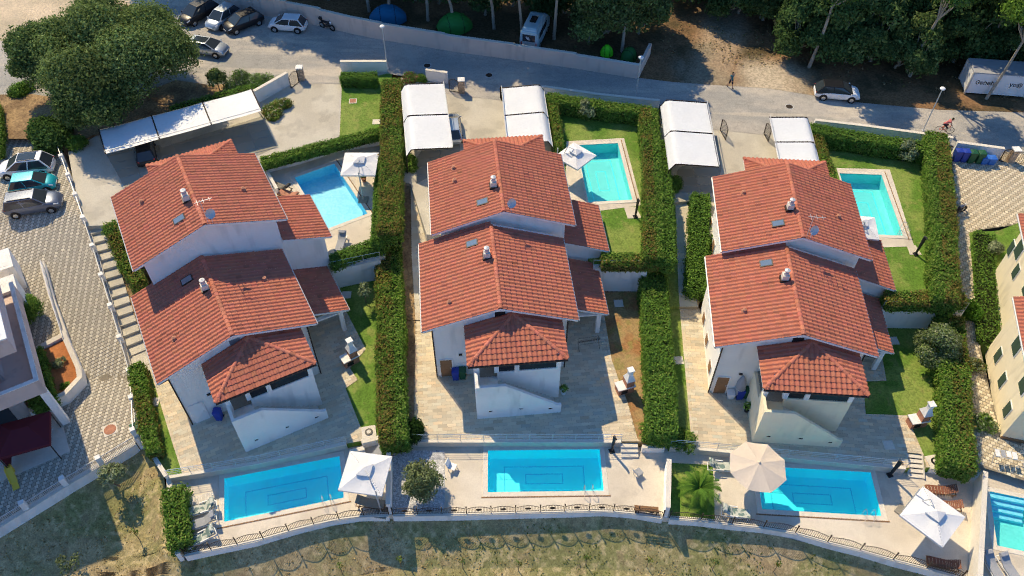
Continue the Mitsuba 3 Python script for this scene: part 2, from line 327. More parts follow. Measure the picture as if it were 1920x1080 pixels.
OLIVE = [(0.286, 0.345, 0.195), (0.208, 0.267, 0.13), (0.39, 0.448, 0.273), (0.247, 0.293, 0.163)]
def hedge(label, pts, width, zf, h, pal=HEDGE, pal2=None, dens=230, leaf=.125, seed=1, name='hedge', group=None, ragged=.15, side=None):
    "clipped hedge along a plan line: a dark woody inside and leaves all over; pal2 colours the crest, or one side of it (side = -1 or 1)"
    rng = np.random.default_rng(seed); key = thing(name, label, 'hedge', group); L = LineString(pts)
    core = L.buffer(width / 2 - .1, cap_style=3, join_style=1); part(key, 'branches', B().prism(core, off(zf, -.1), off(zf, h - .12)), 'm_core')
    poly = L.buffer(width / 2, cap_style=3, join_style=1); ps, ns = [], []
    x0, y0, x1, y1 = poly.bounds; n = int((x1 - x0) * (y1 - y0) * dens * 1.1)
    q = np.column_stack([rng.uniform(x0, x1, n), rng.uniform(y0, y1, n)]); q = q[shapely.contains_xy(poly, q[:, 0], q[:, 1])]
    bulge = lambda v: .34 * (meshkit.fbm(np.column_stack([v * 1.1, v[:, :1] * 0]), 3, 5) - .5)
    ps.append(np.column_stack([q, zf(q[:, 0], q[:, 1]) + h + bulge(q) + rng.normal(0, ragged * .6, len(q))])); ns.append(np.tile([0, 0, 1.], (len(q), 1)))
    ring = poly.exterior; m = int(ring.length * h * dens); s = rng.uniform(0, ring.length, m)
    r = shapely.get_coordinates(shapely.line_interpolate_point(ring, s)); r2 = shapely.get_coordinates(shapely.line_interpolate_point(ring, np.minimum(s + .01, ring.length)))
    tdir = r2 - r; tdir /= np.linalg.norm(tdir, axis=1, keepdims=True) + 1e-9; out = np.column_stack([tdir[:, 1], -tdir[:, 0]]); 
    if not ring.is_ccw: out = -out
    t = rng.uniform(0, 1, m) ** .85; r = r + out * (bulge(r + 3)[:, None] + rng.normal(0, ragged * .6, (m, 1)))
    ps.append(np.column_stack([r, zf(r[:, 0], r[:, 1]) + t * (h + .05)])); ns.append(np.column_stack([out, np.full(m, .35)]))
    p, nv = np.vstack(ps), np.vstack(ns); cols = tint(rng, len(p), pal)
    if pal2:
        pick = rng.uniform(0, 1, len(p)) < .25 + .75 * np.clip((meshkit.noise(np.column_stack([p[:, :2] * .8, p[:, :1] * 0]), 3) - .35) * 3, 0, 1)
        pick &= (p[:, 2] - zf(p[:, 0], p[:, 1])) > h * .72
        if side:
            a, b = np.array(pts[0]), np.array(pts[-1]); d = (b - a) / np.linalg.norm(b - a); pick &= side * ((p[:, 0] - a[0]) * d[1] - (p[:, 1] - a[1]) * d[0]) > -.12 * width
        cols[pick] = tint(rng, pick.sum(), pal2)
    v, f, c = leaf_cards(rng, p, nv, leaf, cols); part(key, 'foliage', (v, f), 'm_leaf', color=c, stuff=True)
    return key
def crown(rng, blobs, dens, leaf, pal, low=-.5, thin=.0):
    "leaf sprays over the outside of many overlapping clumps; each clump has its own tone"
    V, F, C, n0 = [], [], [], 0
    for (c, r) in blobs:
        n = int(dens * 4 * math.pi * r * r); d = rng.standard_normal((n, 3)); d /= np.linalg.norm(d, axis=1, keepdims=True)
        d = d[d[:, 2] > low]; rr = r * (1 + .16 * rng.standard_normal(len(d))) * (1 - .35 * rng.uniform(0, 1, len(d)) ** 3)
        p = np.asarray(c) + d * rr[:, None] * [1, 1, .85]; tone = rng.normal(1, .14)
        v, f, cc = leaf_cards(rng, p, d, leaf, np.clip(tint(rng, len(p), pal) * tone, .004, .6))
        V.append(v); F.append(f + n0); C.append(cc); n0 += len(v)
    return np.vstack(V), np.vstack(F), np.vstack(C)
def tree_parts(seed, h, r, trunk_h, nb, dens=26, leaf=.26, pal=OAK, lean=0., blob=.36, elow=-.55, tr=.16, spread=.72):
    "limbs and crown of a broad-leaved tree standing at the origin"
    rng = np.random.default_rng(seed); w = B(); top = np.array([lean * rng.normal(), lean * rng.normal(), trunk_h])
    mid = top * [.4, .4, .5] + [.12 * rng.normal(), .12 * rng.normal(), 0]; w.tube([[0, 0, -.3], mid, top], [tr * 1.25, tr, tr * .8], 7)
    blobs = []; cz = trunk_h + (h - trunk_h) * .5
    for i in range(nb):
        a = rng.uniform(0, 2 * np.pi); e = rng.uniform(elow, 1.); q = math.sqrt(max(0, 1 - e * e)) if e > 0 else 1.
        rad = r * (1 - blob) * q * rng.uniform(spread, 1.1); c = top * [1, 1, 0] + np.array([rad * math.cos(a), rad * math.sin(a), cz + e * (h - trunk_h) * .5 * (1 - blob * .5)])
        blobs.append((c, r * blob * rng.uniform(.7, 1.25)))
        if i % 2 == 0: w.tube([top - [0, 0, .3 * rng.uniform()], (top + c) / 2 + rng.normal(0, .15, 3), c], [tr * .5, tr * .33, tr * .12], 5)
    return w, crown(rng, blobs, dens, leaf, pal)
def tree(name, label, x, y, z, seed, cat='tree', group=None, bark='m_bark', **k):
    key = thing(name, label, cat, group); w, (v, f, c) = tree_parts(seed, **k); w.M = frame(x, y, z, 0)
    part(key, 'trunk', w, bark, smooth=50); part(key, 'crown', (v + [x, y, z], f), 'm_leaf', color=c); return key
def bush(label, x, y, z, r, h, seed, pal=GREEN, dens=105, leaf=.125, nb=9, group=None, name='bush', cat='bush', flowers=None):
    rng = np.random.default_rng(seed); key = thing(name, label, cat, group); blobs = []
    stems = B()
    for i in range(nb):
        a, q = rng.uniform(0, 6.28), math.sqrt(rng.uniform(0, 1)); rr = r * .45 * rng.uniform(.75, 1.2); c = np.array([x + q * (r - rr) * math.cos(a), y + q * (r - rr) * math.sin(a), z + max(rr * .5, (h - rr) * rng.uniform(.45, 1) * (1 - .45 * q))])
        blobs.append((c, rr)); stems.tube([[x, y, z - .1], (np.array([x, y, z]) + c) / 2 + [0, 0, .1], c], [.04, .03, .012], 4)
    part(key, 'stems', stems, 'm_bark'); v, f, c = crown(rng, blobs, dens, leaf, pal, low=-.8); part(key, 'foliage', (v, f), 'm_leaf', color=c)
    if flowers:
        n = flowers[1]; k = rng.integers(0, len(blobs), n); d = rng.standard_normal((n, 3)); d[:, 2] = np.abs(d[:, 2]) + .3; d /= np.linalg.norm(d, axis=1, keepdims=True)
        p = np.array([blobs[i][0] for i in k]) + d * np.array([blobs[i][1] for i in k])[:, None] * 1.05
        v, f, c = leaf_cards(rng, p, d, .14, np.tile(flowers[0], (n, 1)), long=1.); part(key, 'blossom', (v, f), 'm_leaf', color=c, stuff=True)
    return key
# ---------------------------------------------------------------- roofs
TILE = (.435, .15, .093)
def tiles(rng, o, eu, ev, en, poly, tw=.335, tl=.40, base=TILE):
    "wave shaped clay tiles lapped in courses: o corner at the eave, eu along the eave, ev up the slope, poly in (along, up) metres"
    o, eu, ev, en = (np.asarray(a, float) for a in (o, eu, ev, en)); x0, y0, x1, y1 = poly.bounds
    nc, nr = max(1, round((x1 - x0) / tw)), max(1, round((y1 - y0) / tl)); tw, tl = (x1 - x0) / nc, (y1 - y0) / nr
    ci, ri = np.meshgrid(np.arange(nc), np.arange(nr)); ci, ri = ci.ravel(), ri.ravel()
    k = shapely.contains_xy(poly.buffer(.03), x0 + (ci + .5) * tw, y0 + (ri + .5) * tl); ci, ri = ci[k], ri[k]; n = len(ci)
    t = np.linspace(0, 1, 7); hgt = np.array([.012, .0, .016, .064, .085, .064, .012]); m = 7
    u = x0 + (ci[:, None] + t) * tw; lo = y0 + ri * tl - .03; hi = y0 + (ri + 1) * tl; jit = rng.uniform(-.004, .006, n)
    def pt(uu, vv, ww): return o + uu[..., None] * eu + vv[..., None] * ev + ww[..., None] * en
    one_ = np.ones_like(u)
    a = pt(u, lo[:, None] * one_, hgt + .055 + jit[:, None]); b = pt(u, hi[:, None] * one_, hgt + .006 + 0 * one_); r = pt(u, lo[:, None] * one_ + .004, 0 * one_ - .01)
    V = np.concatenate([a, b, a, r], 1); i = np.arange(m - 1)
    q = np.vstack([np.stack([i, i + 1, m + i + 1, m + i], 1), np.stack([3 * m + i, 3 * m + i + 1, 2 * m + i + 1, 2 * m + i], 1)])
    f = np.vstack([q[:, :3], q[:, [0, 2, 3]]]); F = (f[None] + 4 * m * np.arange(n)[:, None, None]).reshape(-1, 3)
    pw = pt(u[:, :1], lo[:, None], 0 * u[:, :1])[:, 0]; broad = meshkit.fbm(pw * .5, 3, 4) - .5
    col = np.array(base) * (1 + .04 * rng.standard_normal((n, 1)) + .14 * broad[:, None]) * (1 + .03 * rng.standard_normal((n, 3)))
    old = rng.uniform(size=n) < .03; col[old] *= .8
    return V.reshape(-1, 3), F, np.repeat(np.clip(col, .01, .9), 4 * m, 0)
def caps(rng, p, q, r=.13, step=.38, base=TILE):
    "half round cap tiles along a ridge or hip, from low p to high q"
    p, q = np.asarray(p, float), np.asarray(q, float); L = np.linalg.norm(q - p); d = (q - p) / L; s = np.cross(d, [0, 0, 1.]); s /= np.linalg.norm(s); up = np.cross(s, d)
    out = B(); n = max(1, round(L / step)); th = np.linspace(-.15, math.pi + .15, 7)
    for i in range(n):
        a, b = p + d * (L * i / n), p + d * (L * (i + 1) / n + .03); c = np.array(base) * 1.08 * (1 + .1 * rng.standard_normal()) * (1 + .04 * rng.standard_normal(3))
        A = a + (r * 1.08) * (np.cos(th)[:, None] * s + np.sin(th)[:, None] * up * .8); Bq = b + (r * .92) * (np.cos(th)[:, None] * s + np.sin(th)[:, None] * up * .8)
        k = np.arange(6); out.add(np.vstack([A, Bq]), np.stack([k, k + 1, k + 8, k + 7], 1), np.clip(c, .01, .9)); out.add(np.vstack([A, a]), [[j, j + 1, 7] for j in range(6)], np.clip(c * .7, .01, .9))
    return out
class Roof:
    def __init__(s, villa, M, name, label=None, seed=0):
        s.key = numbered(villa + '__' + name); s.M, s.rng, s.slab, s.t, s.cap, s.gl = M, np.random.default_rng(seed), B(M), [], B(M), []
        if label: labels[s.key] = {'label': label}
    def slope(s, p0, p1, q0, q1):
        "eave p0 to p1, upper edge q0 to q1 (equal points make a triangle), in villa metres"
        p0, p1, q0, q1 = (np.array(a, float) for a in (p0, p1, q0, q1)); eu = (p1 - p0) / np.linalg.norm(p1 - p0)
        n = np.cross(eu, q0 - p0); n = np.cross(eu, q1 - p1) if np.linalg.norm(n) < 1e-6 else n; n /= np.linalg.norm(n); n = n if n[2] > 0 else -n; ev = np.cross(n, eu); ev = ev if ev[2] > 0 else -ev
        loc = [((a - p0) @ eu, (a - p0) @ ev) for a in (p0, p1, q1, q0)]; poly = Polygon(loc).buffer(0)
        s.t.append(tiles(s.rng, p0, eu, ev, n, poly))
        top = [a for i, a in enumerate((p0, p1, q1, q0)) if i == 0 or np.linalg.norm(a - (p0, p1, q1, q0)[i - 1]) > 1e-6]; m = len(top); th = np.array([0, 0, .16])
        v = np.vstack([top, [a - th for a in top]]); i = np.arange(m); j = (i + 1) % m
        s.slab.add(v - n * .012, np.vstack([np.stack([i, j, j + m], 1), np.stack([i, j + m, i + m], 1), [[0, a, a + 1] for a in range(1, m - 1)], [[m, m + a + 1, m + a] for a in range(1, m - 1)]]))
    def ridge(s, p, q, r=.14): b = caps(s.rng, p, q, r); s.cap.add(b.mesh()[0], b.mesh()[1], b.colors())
    def gutter(s, p, q, outward):
        p, q, w = (np.array(a, float) for a in (p, q, outward)); s.gl.append(B(s.M).tube([p + w * .07 - [0, 0, .06], q + w * .07 - [0, 0, .06]], .065, 8))
    def done(s, under='m_white', gut='m_galv'):
        put(s.key, s.slab, under); n, V, F, C = 0, [], [], []
        for v, f, c in s.t: V.append(v); F.append(f + n); C.append(c); n += len(v)
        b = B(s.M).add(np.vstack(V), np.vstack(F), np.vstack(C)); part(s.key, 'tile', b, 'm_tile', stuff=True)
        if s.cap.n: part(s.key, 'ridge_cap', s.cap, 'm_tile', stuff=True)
        for q in s.gl: part(s.key, 'gutter', q, gut, smooth=40)
        return s.key

# ---------------------------------------------------------------- villas (u to the right, v away from the pools, z above the terrace)
VILLAS = {1: (-23.114, 30.659, .487, .97, -.49, 2.02), 2: (-6.146, 35.038, .099, .95, .07, .07), 3: (13.846, 33.839, -.073, .916, -.07, -.07), 4: (33.83, 30.14, -.2414, .95, 0., 0.)}
def villa(i, label, wall, front, shutter, seed, stair='m_white'):
    x, y, ang, z, dv, dz = VILLAS[i]; M = frame(x, y, z, ang); key = thing('villa', label, 'house', None); near = i != 4
    a0, a1, av0, av1, az, ar = 1.0, 11.74, 8.2 + dv, 16.44 + dv, 7.1 + dz, 8.99 + dz; am = (a0 + a1) / 2
    b1, bv1, bz, br = 10.81, 8.02, 6.11, 7.97; bm = b1 / 2; wv0, wv1, wz0, wz1 = 8.45 + dv, 13.73 + dv, 4.91 + dz, 3.71 + dz
    def gable(u0, u1, v0, v1, ze, um, zr, zb=-.3):
        p = np.array([(u0, zb), (u1, zb), (u1, ze), (um, zr), (u0, ze)]); n = 5; k = np.arange(5); j = (k + 1) % 5
        return B(M).add(np.vstack([np.column_stack([p[:, 0], np.full(5, v), p[:, 1]]) for v in (v0, v1)]), np.vstack([np.stack([k, j, j + 5], 1), np.stack([k, j + 5, k + 5], 1), [[0, 1, 2], [0, 2, 4], [2, 3, 4], [5, 7, 6], [5, 9, 7], [7, 9, 8]]]))
    sl = (br - bz) / bm
    part(key, 'wall', gable(.66, 10.15, .5, bv1 + .4, bz + .66 * sl - .17, bm, br - .17), front, label='lower house block walls')
    part(key, 'wall', gable(1.66, 11.08, av0 + .5, av1 - .5, az + .66 * sl - .17, am, ar - .17, 0), wall, label='upper house block walls')
    part(key, 'wall', B(M).add([(u, v, zz) for u in (11.09, 14.2) for v in (wv0 + .4, wv1 - .4) for zz in (-.2, wz1 + .02 if u > 12 else wz0 - .08)], BOXF), wall, label='side wing walls')
    # roofs
    r = Roof(key, M, 'roof', 'lower gable roof', seed); r.slope((0, 0, bz), (0, bv1 + .45, bz), (bm, 0, br), (bm, bv1 + .45, br)); r.slope((b1, 0, bz), (b1, bv1, bz), (bm, 0, br), (bm, bv1, br))
    r.ridge((bm, 0, br + .02), (bm, bv1, br + .02), .16); r.gutter((0, 0, bz), (0, bv1 + .4, bz), (-1, 0, 0)); r.gutter((b1, 0, bz), (b1, bv1, bz), (1, 0, 0)); low = r.done()
    r = Roof(key, M, 'roof', 'upper gable roof', seed + 1); r.slope((a0, av0, az), (a0, av1, az), (am, av0, ar), (am, av1, ar)); r.slope((a1, av0, az), (a1, av1, az), (am, av0, ar), (am, av1, ar))
    r.ridge((am, av0, ar + .02), (am, av1, ar + .02), .16); r.gutter((a0, av0, az), (a0, av1, az), (-1, 0, 0)); r.gutter((a1, av0, az), (a1, av1, az), (1, 0, 0)); upp = r.done()
    r = Roof(key, M, 'roof', 'lean-to roof of the side wing', seed + 2); r.slope((14.65, wv0, wz1), (14.65, wv1, wz1), (11.1, wv0, wz0 + .07), (11.1, wv1, wz0 + .07)); r.gutter((14.65, wv0, wz1), (14.65, wv1, wz1), (1, 0, 0)); r.done()
    r = Roof(key, M, 'roof', 'hipped roof behind the upper block', seed + 3); h0, h1, hv, hz = 4.0, 10.7, av1 + 3.65, 6.2 + dz; hr = hz + 3.35 * sl
    r.slope((h1, hv, hz), (h0, hv, hz), ((h0 + h1) / 2, hv - 3.35, hr), ((h0 + h1) / 2, hv - 3.35, hr)); r.slope((h0, hv, hz), (h0, av1 - 1, hz), ((h0 + h1) / 2, hv - 3.35, hr), ((h0 + h1) / 2, av1 - 1, hr)); r.slope((h1, av1 - 1, hz), (h1, hv, hz), ((h0 + h1) / 2, av1 - 1, hr), ((h0 + h1) / 2, hv - 3.35, hr))
    r.ridge((h0, hv, hz + .03), ((h0 + h1) / 2, hv - 3.35, hr + .03)); r.ridge((h1, hv, hz + .03), ((h0 + h1) / 2, hv - 3.35, hr + .03)); r.done()
    part(key, 'wall', B(M).box(h0 + .5, h1 - .5, av1 - .6, hv - .5, 1.5, hz - .02), wall, label='rear porch walls')
    # openings on the left wall
    for v, zc, ub in ((15.72, 2.5, 1.66), (13.18, 2.5, 1.66), (6.71, .95, .66), (4.42, 1.2, .66), (1.86, 1.3, .66)):
        if i == 4: zc, hh = (4.2 if ub > 1 else 1.6), .65
        else: hh = .5
        w = part(key, 'window', B(M).box(ub - .05, ub - .003, v - .42, v + .42, zc - hh, zc + hh), 'm_white'); part(w, 'shutter', B(M).box(ub - .09, ub - .052, v - .35, v + .35, zc - hh + .06, zc + hh - .06), shutter)
    if i == 4:
        for v, zc in ((2.2, 4.3), (5.6, 4.3), (10.5, 5.2), (14.6, 5.2)):
            ub = .66 if v < 8 else 1.66
            w = part(key, 'window', B(M).box(ub - .05, ub - .003, v - .62, v + .62, zc - .75, zc + .75), 'm_white')
            for s in (-1, 1): part(w, 'shutter', B(M).box(ub - .09, ub - .052, v + (s - 1) * .27 + .01, v + (s + 1) * .27 - .01, zc - .68, zc + .68), shutter)
        part(key, 'plinth', B(M).box(.63, 10.2, .44, .498, -.2, .25), 'm_wood'); return key
    # front gable vent, door, pipes
    part(key, 'louvre', B(M).box(5.05, 5.75, .44, .497, 6.55, 7.05), 'm_black' if i > 1 else 'm_skyglass')
    dr_ = part(key, 'door', B(M).box(.95, 1.8, .42, .497, 0, 2.05), 'm_wood' if i > 1 else 'm_whiteplastic'); part(dr_, 'frame', B(M).box(.87, .95, .41, .498, 0, 2.12).box(1.8, 1.88, .41, .498, 0, 2.12).box(.95, 1.8, .41, .498, 2.05, 2.12), 'm_white'); part(dr_, 'handle', B(M).box(1.68, 1.74, .38, .42, 1., 1.12), 'm_galv')
    for u0, u1 in ((0, .62), (b1, 10.2)):
        part(key, 'downpipe', B(M).tube([(u0, .04, bz - .1), (u0, .1, bz - .25), (u1, .44, bz - .5), (u1, .44, 0.)], .05, 7), 'm_iron', smooth=40)
    part(key, 'wall_lamp', B(M).box(2.35, 2.6, .38, .498, 2.5, 2.62), 'm_black')
    # entry porch: solid base, parapet, columns, stair and hipped roof
    part(key, 'porch', B(M).box(4.95, 9.4, -2.2, .498, 0, 3.0).box(4.95, 9.4, -2.2, -2.0, 3.0, 3.7).box(9.2, 9.4, -2.0, .498, 3.0, 3.7).box(3.4, 4.949, -3.3, .498, 2.0, 2.92), stair)
    for u, v in ((3.55, -2.0), (6.32, -2.1), (9.25, -2.05), (4.9, -2.1)): part(key, 'column', B(M).box(u - .16, u + .16, v - .13, v + .15, 2.92 if u < 4 else 3.71, 5.72), 'm_white')
    part(key, 'beam', B(M).box(3.35, 9.42, -2.28, -1.95, 5.5, 5.74), 'm_white'); part(key, 'veranda_floor', B(M).box(3.57, 9.19, -1.99, .49, 3.003, 3.02), 'm_parkpave')
    for u0, u1 in ((5.07, 6.15), (6.49, 9.08)): part(key, 'window_pane', B(M).box(u0, u1, -2.12, -2.09, 3.72, 5.49), 'm_darkpane')
    part(key, 'entrance_door', B(M).box(3.95, 4.85, .40, .495, 2.95, 5.0), 'm_wood'); w = part(key, 'window', B(M).box(6.0, 8.6, .41, .495, 3.95, 5.1), 'm_white'); part(w, 'pane', B(M).box(6.1, 8.5, .39, .408, 4.02, 5.03), 'm_glass')
    for k in range(14):
        part(key, 'stair_tread', B(M).box(4.95 + k * .29, 5.25 + k * .29, -3.3, -2.2, 0, 2.92 - (k + 1) * .2), 'm_coping')
    pr = B(M); o = [(3.35, 0), (9.4, 0), (9.4, .95), (9.15, .97), (5.4, 3.9), (3.35, 3.92)]
    for v in (-3.52, -3.3): pr.add([(u, v, zz) for u, zz in o], [[0, 1, 2], [0, 2, 3], [0, 3, 4], [0, 4, 5]])
    k = np.arange(6); pr.add([(u, v, zz) for v in (-3.52, -3.3) for u, zz in o], np.stack([k, (k + 1) % 6, (k + 1) % 6 + 6, k + 6], 1)); pr.box(3.35, 3.56, -3.3, -1.8, 0, 3.92).box(3.35, 3.56, -1.8, .498, 0, 2.94)
    para = part(key, 'stair_wall', pr, stair)
    part(para, 'light_slot', B(M).box(4.2, 4.45, -3.535, -3.521, .85, .95).box(6.4, 6.65, -3.535, -3.521, .85, .95).box(8.5, 8.75, -3.535, -3.521, .6, .7), 'm_black')
    r = Roof(key, M, 'roof', 'hipped roof over the entrance stair porch', seed + 4); h0, h1, hv0, hz, hr = 2.92, 9.70, -3.0, 5.79, 6.97; hm = (h0 + h1) / 2; A = (hm, .3, hr)
    r.slope((h0, hv0, hz), (h1, hv0, hz), A, A); r.slope((h0, .49, hz), (h0, hv0, hz), (hm, .49, hr), A); r.slope((h1, hv0, hz), (h1, .49, hz), A, (hm, .49, hr)); r.ridge((h0, hv0, hz + .04), A); r.ridge((h1, hv0, hz + .04), A); r.gutter((h0, hv0, hz), (h1, hv0, hz), (0, -1, 0)); r.done(gut='m_iron')
    # side porch
    r = Roof(key, M, 'roof', 'lean-to roof of the side porch', seed + 5); r.slope((13.82, 3.32, 2.36), (13.82, 8.58, 2.36), (10.2, 3.32, 3.62), (10.2, 8.58, 3.62)); r.gutter((13.82, 3.32, 2.36), (13.82, 8.58, 2.36), (1, 0, 0)); r.done()
    part(key, 'column', B(M).box(13.05, 13.37, 3.42, 3.72, 0, 2.2), 'm_white'); part(key, 'beam', B(M).box(10.2, 13.6, 3.38, 3.72, 2.21, 2.34).box(13.06, 13.36, 3.75, 8.4, 2.21, 2.34), 'm_white'); part(key, 'wall', B(M).box(10.16, 13.9, 8.45, 8.7, -.2, 2.3), wall)
    w = part(key, 'window', B(M).box(10.151, 10.2, 4.6, 7.2, .05, 2.1), 'm_iron'); part(w, 'pane', B(M).box(10.201, 10.21, 4.75, 7.05, .15, 2.0), 'm_glass')
    # things on the roofs
    def on(u, v, hi):
        ze, zr, um = (az, ar, am) if hi else (bz, br, bm); return zr - abs(u - um) * sl
    for hi, u, v, par in ((1, 5.86, 11.2 + (-.3 if i == 1 else 0), upp), (0, 4.86, 5.0, low)):
        zz = on(u, v, hi); c = part(par, 'chimney', B(M).box(u - .23, u + .23, v - .23, v + .23, zz - .4, zz + .6), 'm_coping'); part(c, 'flashing', B(M).box(u - .31, u + .31, v - .31, v + .31, zz - .3, zz + .18), 'm_iron')
        part(c, 'cowl', B(M).lathe([(.17, 0), (.17, .2), (.11, .22), (.11, .32), (.2, .34), (.2, .42), (.02, .48)], u, v, zz + .6, 12), 'm_galv', smooth=40)
        u, v = (4.95, 9.9 + (-.35 if i == 1 else 0)) if hi else (3.92, 6.75); zz = on(u, v, hi); tl = math.atan(sl)
        sk = B(M); e = np.array([math.cos(tl), 0, math.sin(tl)]); nn = np.array([-math.sin(tl), 0, math.cos(tl)])
        def plate(hu, hv, n0, n1): return np.array([np.array([u, v, zz]) + a * hu * e + b * hv * np.array([0, 1, 0]) + n * nn for a in (-1, 1) for b in (-1, 1) for n in (n0, n1)])
        q = part(par, 'skylight', B(M).add(plate(.46, .32, .0, .13), BOXF), 'm_iron'); part(q, 'pane', B(M).add(plate(.38, .25, .131, .14), BOXF), 'm_skyglass')
    for hi, u, v, par in {1: [(1, 2.94, 13.4, upp), (1, 9.79, 11.3, upp), (0, 1.87, 2.55, low), (0, 8.8, 4.93, low)], 2: [(1, 2.98, 14.7, upp), (1, 2.98, 13.2, upp), (0, 1.98, 1.8, low)], 3: [(1, 2.98, 13.8, upp), (1, 9.8, 11.7, upp), (0, 2.04, 2.7, low)]}[i]:
        zz = on(u, v, hi); part(par, 'vent_tile', B(M).lathe([(.2, -.05), (.18, .1), (.1, .18), (.1, .26), (.15, .27), (.02, .32)], u, v, zz, 8).box(u - .2, u + .2, v - .2, v + .2, zz - .1, zz + .06), 'm_brick')
    dk = thing('satellite_dish', {1: 'white satellite dish and aerial on the upper gable of the leftmost villa', 2: 'satellite dish on the upper gable of the middle villa', 3: 'satellite dish on the upper gable of the villa with the cream stair wall'}[i], 'dish'); u, v, zz = am + .55, av0 + .15, on(am + .5, 0, 1)
    part(dk, 'bowl', bowl(M, u, v, zz + .85), 'm_galv', smooth=True); part(dk, 'mast', B(M).tube([(u, v, zz - .2), (u, v, zz + .9)], .03, 6).tube([(u, v, zz + .75), (u - .25, v - .5, zz + .95)], .015, 5), 'm_galv')
    if i != 2: part(dk, 'aerial', B(M).tube([(u - .3, v, zz), (u - .3, v, zz + 2.2)], .022, 5).bar((u - .7, v, zz + 2.1), (u + .5, v, zz + 2.1), .03).bar((u - .5, v - .3, zz + 2.1), (u - .5, v + .3, zz + 2.1), .02).bar((u - .1, v - .25, zz + 2.1), (u - .1, v + .25, zz + 2.1), .02).bar((u + .3, v - .2, zz + 2.1), (u + .3, v + .2, zz + 2.1), .02), 'm_galv')
    return key
def bowl(M, u, v, z):
    b = B().lathe([(.0, .0), (.16, .025), (.28, .08), (.36, .13)], 0, 0, 0, 16); V, F = b.mesh(); t = math.radians(62); c, s = math.cos(t), math.sin(t)
    V = np.column_stack([V[:, 0], c * V[:, 1] - s * V[:, 2], s * V[:, 1] + c * V[:, 2]]); a = .4; V = np.column_stack([math.cos(a) * V[:, 0] - math.sin(a) * V[:, 1], math.sin(a) * V[:, 0] + math.cos(a) * V[:, 1], V[:, 2]])
    return B(M).add(V + [u, v, z], F)
villa(1, 'leftmost red roofed villa, turned anticlockwise, its upper block a storey taller', 'm_white', 'm_white', 'm_wood', 10)
villa(2, 'middle red roofed villa with white front stair wall', 'm_white', 'm_white', 'm_wood', 20)
villa(3, 'red roofed villa with cream stair wall and brown shutters on its left wall', 'm_ivory', 'm_ivory', 'm_wood', 30, 'm_cream')
villa(4, 'cream house with green shutters, cut by the right edge', 'm_cream', 'm_cream', 'm_greenpaint', 40)

# ---------------------------------------------------------------- terrain, street
FAR = 900.
g = B()
north = [(-51.89, 65.75), (-49.25, 66.69), (-42.3, 68.68), (-30.97, 71.07), (-23.42, 70.41), (-14.01, 71.48), (-6.47, 70.82), (-0.06, 69.22), (12.5, 67.87), (22.52, 65.2), (32.6, 64.27), (42.27, 62.53), (47.89, 61.36), (53.38, 60.12)]
line = [(-FAR, north[0][1])] + [(a, b) for a, b in north] + [(FAR, north[-1][1])]
g.sheet(line + [(FAR, FAR), (-FAR, FAR)], off(zG, -.32)); 
g.add([(a, b, 3.58 - .02 * a) for a, b in line] + [(a, b - 5, -1.9) for a, b in line] + [(a, -40., -3.8) for a, b in line] + [(a, -FAR, -40.) for a, b in line], [[r * len(line) + k, r * len(line) + k + 1, (r + 1) * len(line) + k + 1, (r + 1) * len(line) + k] for r in (0, 1, 2) for k in range(len(line) - 1)])
struct('ground', g, 'm_soil')
WALLB = [(-31, 81.7), (-27.58, 80.44), (-23.97, 79.41), (-20.58, 78.4), (-16.86, 77), (-13.4, 75.93), (-9.45, 74.98), (-5.82, 74.04), (-0.07, 72.91), (6.66, 71.46), (12.45, 70.01)]
street_up = [(-56.43, 72.6), (-52.33, 74.29), (-47.03, 76.07), (-42.3, 79.33), (-40.31, 81.55), (-41.28, 89.56), (-32.87, 89.93)] + WALLB + [(15.82, 69.22), (19.49, 68.9), (25.25, 68.47), (29.76, 67.39), (33.96, 66.41), (41.26, 65.54), (49.53, 65.38), (56.51, 64.68)]
street_lo = [(53.5, 58.24), (47.13, 59.48), (45.02, 59.8), (40.68, 60.6), (36.82, 61.34), (32.53, 62.16), (28.26, 62.83), (23.62, 61.66), (18.58, 62.38), (14.17, 65.44), (8.21, 66.35), (3.17, 67.3), (-1.19, 66.21), (-6.38, 67.08), (-8.23, 69.13), (-12.44, 70.25), (-16.67, 68.31), (-20.17, 68.37), (-21.92, 67.96), (-25.63, 68.36), (-29.02, 67.37), (-32.82, 68.12), (-36.89, 64.56), (-45.73, 65.44), (-48.71, 65.35), (-52.65, 64.05)]
struct('street', B().sheet([(a, b + .9) for a, b in street_up] + [(a, b - .35) for a, b in street_lo], zS), 'm_asphalt')
struct('gravel_lot', B().sheet([(-58.87, 72.13), (-52.25, 74.1), (-46.88, 75.97), (-42.21, 79.23), (-40.19, 81.55), (-41.23, 89.8), (-52.42, 92.8), (-69.92, 88.3)], off(zS, .006)), 'm_gravel')
fl = WALLB + [(15.95, 69.4), (19.52, 69.08), (25.28, 68.64), (29.8, 67.56), (34.01, 66.58), (41.31, 65.71), (49.6, 65.55), (56.59, 64.85)]
struct('forest_floor', B().sheet(fl + [(FAR, fl[-1][1]), (FAR, FAR), (-60, FAR), (-34.5, 92)], off(zS, .02), step=None), 'm_forest')
fe = [(-36.02, 22.52), (-33.83, 23.96), (-30.33, 27.03), (-26.6, 30.22), (-24.58, 28.69), (-22.13, 22.7), (-21.28, 21.88), (-16.68, 22.94), (-11.94, 24.37), (-7.97, 24.76), (0.04, 24.86), (6.16, 25.11), (10.36, 24.59), (16.63, 23.93), (22.75, 22.34), (26.82, 21.15), (29.39, 20.26)]
